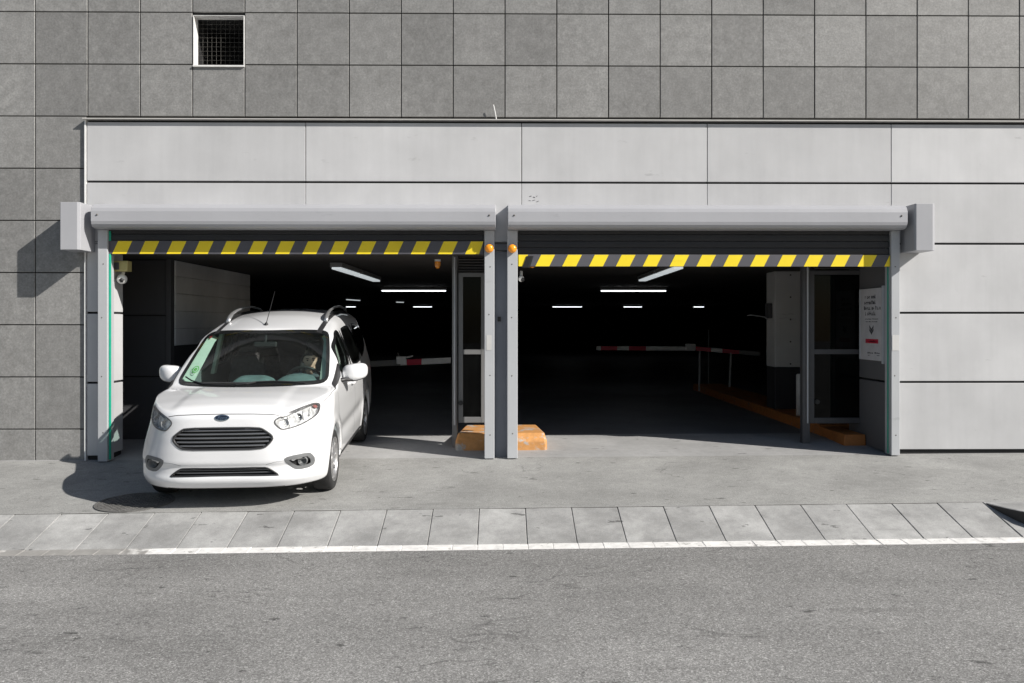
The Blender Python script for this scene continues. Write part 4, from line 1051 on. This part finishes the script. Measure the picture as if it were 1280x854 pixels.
# dark underbody and lower lip
MB().box(-.50, .50, .30, 3.95, .19, .235).build('underbody', M['black'], van, bevel=.02)
xs = np.linspace(-.50, .50, 25); P = project(np.stack([xs, np.full(25, .275)], 1), 'front', 1, noarch)
vs = []
for p in P: vs += [(p[0], p[1]+.028, .262), (p[0], p[1]+.050, .212), (p[0], p[1]+.2, .205), (p[0], p[1]+.2, .262)]
MB().add(vs, [(i*4+k, (i+1)*4+k, (i+1)*4+(k+1) % 4, i*4+(k+1) % 4) for i in range(24) for k in range(4)]+[(0, 1, 2, 3), (99, 98, 97, 96)]).build('lower_lip', M['black'], van)
# wheels
def wheel(cx, cy, sg):
    R = .298; w = .185
    tp_ = [(.205, -w*.46), (.235, -w*.5), (.262, -w*.5), (R-.018, -w*.47), (R-.004, -w*.38), (R, -w*.2), (R, w*.2), (R-.004, w*.38), (R-.018, w*.47), (.262, w*.5), (.235, w*.5), (.205, w*.46)]
    hubm = MB().lathe([(.001, -.03), (.135, -.03), (.135, .0), (.07, .0), (.06, .03), (.001, .03)], 28, 'x').build('wheel', M['gun'], van)
    hubm.location = (cx, cy, HUBZ); hubm.rotation_euler = (0, 0, 0 if sg > 0 else math.pi)
    MB().lathe(tp_, 48, 'x').build('tyre', M['rubber'], hubm, smooth=True, bevel=0)
    o = w*.5
    MB().lathe([(.208, -w*.46), (.200, -w*.3), (.190, 0), (.192, o*.6), (.205, o*.9), (.213, o*1.0), (.216, o*.92), (.208, o*.8)], 48, 'x').build('rim', M['rim'], hubm, smooth=True)
    for k in range(10):
        a = 2*math.pi*k/10; ca, sa = math.cos(a), math.sin(a); b = MB()
        pts = []
        for r, hw, d in ((.045, .016, .070), (.12, .011, .066), (.196, .017, .075)):
            for s1, dd in ((-1, d), (1, d), (1, d-.028), (-1, d-.028)): pts.append((dd, r*ca-s1*hw*sa, r*sa+s1*hw*ca))
        fs = [(i*4+j, i*4+(j+1) % 4, (i+1)*4+(j+1) % 4, (i+1)*4+j) for i in (0, 1) for j in range(4)]+[(0, 1, 2, 3), (8, 9, 10, 11)]
        b.add(pts, fs).build('spoke', M['rim'], hubm, bevel=.004)
    MB().lathe([(.001, .078), (.03, .078), (.052, .07), (.055, .03)], 20, 'x').build('hub_cap', M['rim'], hubm, smooth=True)
for cy in (HUBY, HUBY+WB):
    for sg in (1, -1): wheel(sg*.735, cy, sg)
# door mirrors
for sg in (1, -1):
    c = Vector((sg*.935, 1.50, 1.075)); mb = MB(); n1, n2 = 24, 14; vs = []
    for j in range(n2+1):
        v = math.pi*j/n2-math.pi/2
        for i in range(n1):
            u = 2*math.pi*i/n1
            def sp(t, e): return math.copysign(abs(t)**e, t)
            x = sp(math.cos(v), .6)*sp(math.cos(u), .7)*.130; y = sp(math.cos(v), .6)*sp(math.sin(u), .9)*.085; z = sp(math.sin(v), .75)*.088
            z *= 1-.18*(x/.13)*-1 if False else 1.0; z += .010*(x*1.0/.13)*0
            if y > .035: y = .035
            vs.append((c.x+sg*(x+.0), c.y+y+.05*abs(x)/.13*(1 if x > 0 else .2), c.z+z+.012*x/.13))
    fs = [(j*n1+i, j*n1+(i+1) % n1, (j+1)*n1+(i+1) % n1, (j+1)*n1+i) for j in range(n2) for i in range(n1)]
    mr = mb.add(vs, fs).build('door_mirror', M['paint'], van, smooth=True)
    MB().box(c.x-.105, c.x+.105, c.y+.036, c.y+.040, c.z-.065, c.z+.065).build('mirror_glass', M['chrome'], mr, bevel=.01)
    MB().tube([(sg*.775, 1.33, 1.00), (sg*.84, 1.42, 1.005), (sg*.93, 1.48, .998), (sg*1.02, 1.50, 1.008)], [.032, .030, .028, .012], 10, flat=(1, .75)).build('mirror_foot', M['trim'], mr, smooth=True)
# roof rails, roof mouldings, aerial
for sg in (1, -1):
    def rz(y, x=.535): return float(top(np.array([x]), np.array([y]))[0])
    ys_ = np.linspace(1.735, 3.95, 40); vs = []
    for y in ys_:
        for x in (.508, .560): vs.append((sg*x, y, float(top(np.array([x]), np.array([y]))[0])+.006))
    MB().add(vs, [(2*i, 2*i+1, 2*i+3, 2*i+2) for i in range(39)]).build('roof_moulding', M['trim'], van)
    pts = [(sg*.535, 2.18, rz(2.18)-.004), (sg*.535, 2.20, rz(2.20)+.026), (sg*.533, 2.24, rz(2.24)+.050), (sg*.532, 2.34, rz(2.34)+.070), (sg*.53, 2.52, rz(2.52)+.080), (sg*.53, 2.8, rz(2.8)+.082), (sg*.53, 3.2, rz(3.2)+.078), (sg*.53, 3.6, rz(3.6)+.056), (sg*.53, 3.80, rz(3.80)+.01)]
    rr_ = MB().tube(pts, [.022, .025, .025, .022, .018, .017, .017, .017, .018], 10, flat=(1, .8)).build('roof_rail', M['rail_silver'], van, smooth=True)
    vs = []
    for y in np.linspace(2.18, 3.78, 30):
        tz = rz(y)+.4*(-rz(y)+float(np.interp(y, [q[1] for q in pts], [q[2] for q in pts])))
        vs += [(sg*.535, y, rz(y)-.01), (sg*.535, y, tz)]
    MB().add(vs, [(2*i, 2*i+1, 2*i+3, 2*i+2) for i in range(29)]).build('rail_web', M['black'], rr_)
ay, az = 1.86, float(top(np.array([.04]), np.array([1.86]))[0])
MB().lathe([(.022, -.01), (.020, .012), (.010, .028), (.001, .030)], 14, 'z', (-.045, ay, az)).build('aerial_foot', M['black'], van, smooth=True)
MB().tube([(-.045, ay, az+.02), (-.038, ay+.10, az+.12), (-.02, ay+.32, az+.36)], [.0045, .0038, .0022], 6).build('aerial', M['black'], van)
# wipers
def on_ws(pts, off):
    P = project(np.array(pts, float), 'front', 1, noarch); N_ = normals(P); return [Vector(p+n_*off) for p, n_ in zip(P, N_)]
for pts in ([(-.66, 1.075), (-.58, 1.045), (-.45, 1.02), (-.30, 1.014), (-.10, 1.016)], [(-.12, 1.012), (.05, 1.035), (.22, 1.04), (.42, 1.028), (.52, 1.02)]):
    p3 = on_ws(pts, .012); MB().tube(p3, .007, 6).build('wiper', M['black'], van)
p3 = on_ws([(-.12, 1.012), (-.02, 1.016), (.06, 1.03)], .016); MB().tube(p3, .011, 6).build('wiper_arm', M['black'], van)
# stickers behind the windscreen
def disc(cx, cz, r0, r1, name, mat, off):
    a = np.linspace(0, 2*math.pi, 28, endpoint=False)
    P2 = np.vstack([np.stack([cx+r1*np.cos(a), cz+r1*np.sin(a)*.9], 1), np.stack([cx+r0*np.cos(a), cz+r0*np.sin(a)*.9], 1)])
    P = project(P2, 'front', 1, noarch); P = P+normals(P)*off
    return MB().add([tuple(v) for v in P], [(i, (i+1) % 28, 28+(i+1) % 28, 28+i) for i in range(28)]).build(name, mat, van)
st = disc(-.60, 1.150, .026, .034, 'round_sticker', M['sticker_green'], -.004)
disc(-.60, 1.150, .002, .016, 'round_sticker', M['sticker_green'], -.004)
disc(-.588, 1.448, .001, .016, 'inspection_sticker', M['sticker_red'], -.004)
# cabin: dashboard, wheel, seats, mirror, pale pillar linings
mb = MB(); prof = [(.86, .985), (1.10, .995), (1.30, .985), (1.41, .94), (1.44, .80), (1.38, .6), (.86, .6)]
mb.prism(prof, 'x', -.70, .70); da = mb.build('dashboard', M['dash'], van, bevel=.02)
mb = MB(); vs = []; 
for j, y in enumerate((1.08, 1.19, 1.32, 1.42)):
    for i in range(13):
        x = .40+(-.23+.46*i/12); k = 1-((i-6)/6)**2
        vs.append((x, y, .985+[.03, .085, .10, .06][j]*max(0, k)**.6))
mb.add(vs, [(j*13+i, j*13+i+1, (j+1)*13+i+1, (j+1)*13+i) for j in range(3) for i in range(12)]).build('instrument_hood', M['dash'], da, smooth=True)
mb = MB(); vs = []
for j, y in enumerate((1.06, 1.2, 1.34, 1.43)):
    for i in range(13):
        x = -.05+(-.2+.4*i/12); k = 1-((i-6)/6)**4
        vs.append((x, y, .985+[.0, .07, .085, .06][j]*max(0, k)**.6))
mb.add(vs, [(j*13+i, j*13+i+1, (j+1)*13+i+1, (j+1)*13+i) for j in range(3) for i in range(12)]).build('centre_hood', M['dash'], da, smooth=True)
swc = Vector((.42, 1.52, .975)); swr = Matrix.Rotation(math.radians(-62), 3, 'X')
ring = [swc+swr @ Vector((.185*math.cos(a), .185*math.sin(a), 0)) for a in np.linspace(0, 2*math.pi, 37)]
sw = MB().tube(ring, .015, 8, cap=False).build('steering_wheel', M['black'], van, smooth=True)
for a in (0.1, math.pi-.1, -math.pi/2): MB().tube([swc, swc+swr @ Vector((.18*math.cos(a), .18*math.sin(a), 0))], .016, 6).build('wheel_spoke', M['black'], sw)
MB().lathe([(.001, .03), (.05, .028), (.062, .01), (.06, -.02)], 16, 'z').build('hub', M['trim'], sw, smooth=True)
C_hub = sw.children[-1] if sw.children else None
for o in list(van.children_recursive):
    if o.name.startswith('hub') and not o.name.startswith('hub_cap'): o.matrix_local = Matrix.Translation(swc) @ swr.to_4x4()
def seat(x, dy):
    n0 = set(bpy.data.objects)
    s_ = MB().hexa([(x-.24, 1.85, .50), (x+.24, 1.85, .50), (x+.24, 2.38, .46), (x-.24, 2.38, .46), (x-.24, 1.85, .66), (x+.24, 1.85, .66), (x+.24, 2.38, .62), (x-.24, 2.38, .62)]).build('seat', M['seat'], van, bevel=.05, seg=3, smooth=True)
    MB().hexa([(x-.23, 2.26, .60), (x+.23, 2.26, .60), (x+.23, 2.42, .60), (x-.23, 2.42, .60), (x-.19, 2.42, 1.17), (x+.19, 2.42, 1.17), (x+.19, 2.53, 1.17), (x-.19, 2.53, 1.17)]).build('backrest', M['seat'], s_, bevel=.05, seg=3, smooth=True)
    MB().hexa([(x-.12, 2.43, 1.20), (x+.12, 2.43, 1.20), (x+.12, 2.52, 1.20), (x-.12, 2.52, 1.20), (x-.11, 2.45, 1.37), (x+.11, 2.45, 1.37), (x+.11, 2.53, 1.37), (x-.11, 2.53, 1.37)]).build('headrest', M['seat'], s_, bevel=.04, seg=3, smooth=True)
    s_.location.y += dy
seat(.40, -.13); seat(-.40, .0)
MB().box(-.62, .62, 3.02, 3.2, .55, 1.12).build('rear_bench', M['seat'], van, bevel=.05, seg=3)
MB().box(-.12, .12, 1.60, 1.63, 1.335, 1.395).build('rear_view_mirror', M['black'], van, bevel=.02)
MB().tube([(0, 1.62, 1.39), (0, 1.66, 1.47)], .012, 6).build('mirror_stalk', M['black'], van)
for sg in (1, -1):
    pl = on_ws([(sg*.705, 1.06), (sg*.690, 1.15), (sg*.660, 1.30), (sg*.628, 1.43), (sg*.59, 1.475)], -.012)
    wi = 0 if sg < 0 else .045
    pr = on_ws([(sg*(.600+wi), 1.06), (sg*(.590+wi), 1.15), (sg*(.572+wi), 1.30), (sg*(.556+wi), 1.43), (sg*(.54+wi*.6), 1.475)], -.055)
    vs = [tuple(v) for v in pl+pr]; MB().add(vs, [(i, i+1, 6+i, 5+i) for i in range(4)]).build('pillar_lining', M['pale_lining'], van, smooth=True)
    MB().hexa([(sg*.70-.02, 2.10, 1.0), (sg*.70+.02, 2.10, 1.0), (sg*.70+.02, 2.2, 1.0), (sg*.70-.02, 2.2, 1.0), (sg*.585-.02, 2.08, 1.46), (sg*.585+.02, 2.08, 1.46), (sg*.585+.02, 2.16, 1.46), (sg*.585-.02, 2.16, 1.46)]).build('post_lining', M['pale_lining'], van, bevel=.008)
for x in (-.30, .30): MB().hexa([(x-.2, 1.80, 1.470), (x+.2, 1.80, 1.470), (x+.2, 1.95, 1.485), (x-.2, 1.95, 1.485), (x-.2, 1.80, 1.488), (x+.2, 1.80, 1.488), (x+.2, 1.95, 1.503), (x-.2, 1.95, 1.503)]).build('sun_visor', M['pale_lining'], van, bevel=.008)

# ------------------------------------------------------------------ the driver
def skin_mesh(nodes, edges, name, mat, parent, sub=2):
    """nodes: (position, radius) joined by edges, grown by a skin modifier"""
    m = bpy.data.meshes.new(name); m.from_pydata([p for p, r in nodes], edges, []); o = link(name, m, mat, parent)
    sk_ = o.modifiers.new('skin', 'SKIN'); sk_.use_smooth_shade = True
    for v, (p, r) in zip(m.skin_vertices[0].data, nodes): v.radius = (r, r) if not isinstance(r, tuple) else r
    m.skin_vertices[0].data[0].use_root = True
    ss = o.modifiers.new('sub', 'SUBSURF'); ss.levels = sub; ss.render_levels = sub
    return o
HX, HY, HZ = .415, 1.88, 1.172       # head centre in the van's frame
dr = thing('person', 'driver with short dark hair behind the steering wheel of the white van', 'person')
dr.matrix_world = VM @ Matrix.Diagonal((1/1.02, 1, 1, 1)) @ Matrix.Translation((HX, HY, HZ-.75))
def L(x, y, z): return (x-HX, y-2.09, z-1.215+.75)
hand_r, hand_l = Vector((.275, 1.765, 1.045)), Vector((.575, 1.755, 1.035))
nodes = [(L(HX, 2.22, .70), (.16, .12)), (L(HX, 2.20, .86), (.15, .11)), (L(HX, 2.16, 1.00), (.165, .10)), (L(HX, 2.13, 1.075), (.07, .065)), (L(HX, 2.105, 1.13), (.052, .052)),
         (L(HX-.17, 2.14, 1.02), .062), (L(HX-.235, 2.02, .87), .047), (L(HX-.18, 1.86, .95), .038), (L(hand_r.x, hand_r.y+.03, hand_r.z-.01), .027),
         (L(HX+.17, 2.14, 1.02), .062), (L(HX+.225, 2.02, .87), .047), (L(HX+.18, 1.86, .95), .038), (L(hand_l.x, hand_l.y+.03, hand_l.z-.01), .027),
         (L(HX-.10, 2.02, .70), .085), (L(HX-.13, 1.72, .74), .062), (L(HX-.13, 1.50, .45), .045), (L(HX+.10, 2.02, .70), .085), (L(HX+.13, 1.72, .74), .062), (L(HX+.13, 1.50, .45), .045)]
edges = [(0, 1), (1, 2), (2, 3), (3, 4), (2, 5), (5, 6), (6, 7), (7, 8), (2, 9), (9, 10), (10, 11), (11, 12), (0, 13), (13, 14), (14, 15), (0, 16), (16, 17), (17, 18)]
skin_mesh(nodes, edges, 'shirt_and_trousers', M['shirt'], dr)
# head: one surface with brow, eye hollows, nose, cheeks, lips and chin
def head_mesh():
    vs = []; n1, n2 = 40, 30
    for j in range(n2+1):
        v = math.pi*j/n2
        for i in range(n1):
            u = 2*math.pi*i/n1; x = math.sin(v)*math.sin(u); y = -math.sin(v)*math.cos(u); z = math.cos(v)
            jaw = sstep(.1, -.9, z)
            X_ = x*.076*(1-.30*jaw); Y_ = y*(.098)*(1-.08*jaw)-.012*jaw; Z_ = z*.122
            if y < 0:
                g = lambda cx, cz, s: math.exp(-(((X_-cx)/s)**2+((Z_-cz)/s)**2))
                Y_ -= .030*math.exp(-((X_/.011)**2+((Z_+.022)/.022)**2))       # nose tip
                Y_ -= .012*math.exp(-((X_/.010)**2+((Z_-.006)/.026)**2))       # nose bridge
                Y_ += .014*(g(.031, .012, .017)+g(-.031, .012, .017))           # eye hollows
                Y_ -= .007*math.exp(-(((abs(X_)-.03)/.025)**2+((Z_-.036)/.010)**2))  # brow
                Y_ -= .009*math.exp(-((X_/.022)**2+((Z_+.058)/.008)**2))       # lips
                Y_ -= .010*math.exp(-((X_/.022)**2+((Z_+.098)/.016)**2))       # chin
            vs.append((float(X_), float(Y_), float(Z_)))
    fs = [(j*n1+i, j*n1+(i+1) % n1, (j+1)*n1+(i+1) % n1, (j+1)*n1+i) for j in range(n2) for i in range(n1)]
    mb = MB().add(vs, fs)
    for s in (1, -1):   # ears
        mb.lathe([(.001, .010), (.012, .010), (.017, .004), (.013, -.006), (.001, -.006)], 12, 'x')
        k = 60
        for q in range(len(mb.v)-k, len(mb.v)):
            x, y, z = mb.v[q]; mb.v[q] = (s*(.074+x*.8), y+.012, z*1.7+.0)
    return mb
turn = Matrix.Rotation(math.radians(14), 3, 'Z') @ Matrix.Rotation(math.radians(8), 3, 'X')
hm = head_mesh(); o0 = Vector((0, 0, .75)); hm.v = [tuple(turn @ Vector(v)+o0) for v in hm.v]
# neck and hands grow out of the same skin
neck = MB().tube([(0, .03, .60), (0, .022, .66), (0, .012, .71)], [.058, .052, .052], 14); hm.add(neck.v, neck.f)
def hand(mb, c, sg):
    c = Vector(c); 
    p = MB().tube([c+Vector((0, .05, -.03)), c+Vector((0, .03, -.01)), c+Vector((0, 0, .012)), c+Vector((0, -.03, .020))], [.024, .028, .034, .030], 12, flat=(1, .55)); mb.add(p.v, p.f)
    for k, ln in enumerate((.95, 1.05, 1.0, .8)):   # four fingers closing over the rim
        x = (-.026+.0175*k)*1.; b = c+Vector((x, -.028, .022))
        f_ = MB().tube([b, b+Vector((0, -.026*ln, .006)), b+Vector((0, -.040*ln, -.014)), b+Vector((0, -.030*ln, -.034)), b+Vector((0, -.014*ln, -.040))], [.0088, .0086, .008, .0075, .005], 8); mb.add(f_.v, f_.f)
    b = c+Vector((-sg*.03, .0, .006)); t_ = MB().tube([b, b+Vector((-sg*.018, -.012, .004)), b+Vector((-sg*.026, -.032, -.004)), b+Vector((-sg*.024, -.048, -.012))], [.011, .0105, .0095, .006], 8); mb.add(t_.v, t_.f)
for hp, sg in ((hand_r, -1), (hand_l, 1)): hand(hm, L(*hp), sg)
hd = hm.build('body', M['skin'], dr, smooth=True)
# hair cap, eyes, brows, lips
vs = []; n1 = 36; n2 = 12
for j in range(n2+1):
    for i in range(n1):
        u = 2*math.pi*i/n1; front = .5+.5*math.cos(u); vm = 1.95-.88*sstep(.35, .95, front)
        v = vm*j/n2; r = 1.05+.02*math.sin(7*u)*math.sin(5*v)
        vs.append(tuple(turn @ Vector((math.sin(v)*math.sin(u)*.078*r, -math.sin(v)*math.cos(u)*.100*r+.004, math.cos(v)*.124*r+.002))+o0))
fs = [(j*n1+i, j*n1+(i+1) % n1, (j+1)*n1+(i+1) % n1, (j+1)*n1+i) for j in range(n2) for i in range(n1)]
MB().add(vs, fs).build('hair', M['hair'], dr, smooth=True)
for s in (1, -1):
    mb = MB().lathe([(.001, -.007), (.006, -.005), (.009, 0)], 12, 'y', (s*.031, -.081, .012)); mb.v = [tuple(turn @ Vector(v)+o0) for v in mb.v]; mb.build('eye', M['eye'], dr, smooth=True)
    mb = MB().tube([(s*.015, -.098, .032), (s*.032, -.097, .037), (s*.050, -.086, .032)], [.003, .0042, .0025], 6); mb.v = [tuple(turn @ Vector(v)+o0) for v in mb.v]; mb.build('eyebrow', M['hair'], dr)
mb = MB().tube([(-.022, -.094, -.060), (0, -.103, -.057), (.022, -.094, -.060)], [.002, .0048, .002], 6); mb.v = [tuple(turn @ Vector(v)+o0) for v in mb.v]; mb.build('mouth', M['lips'], dr)
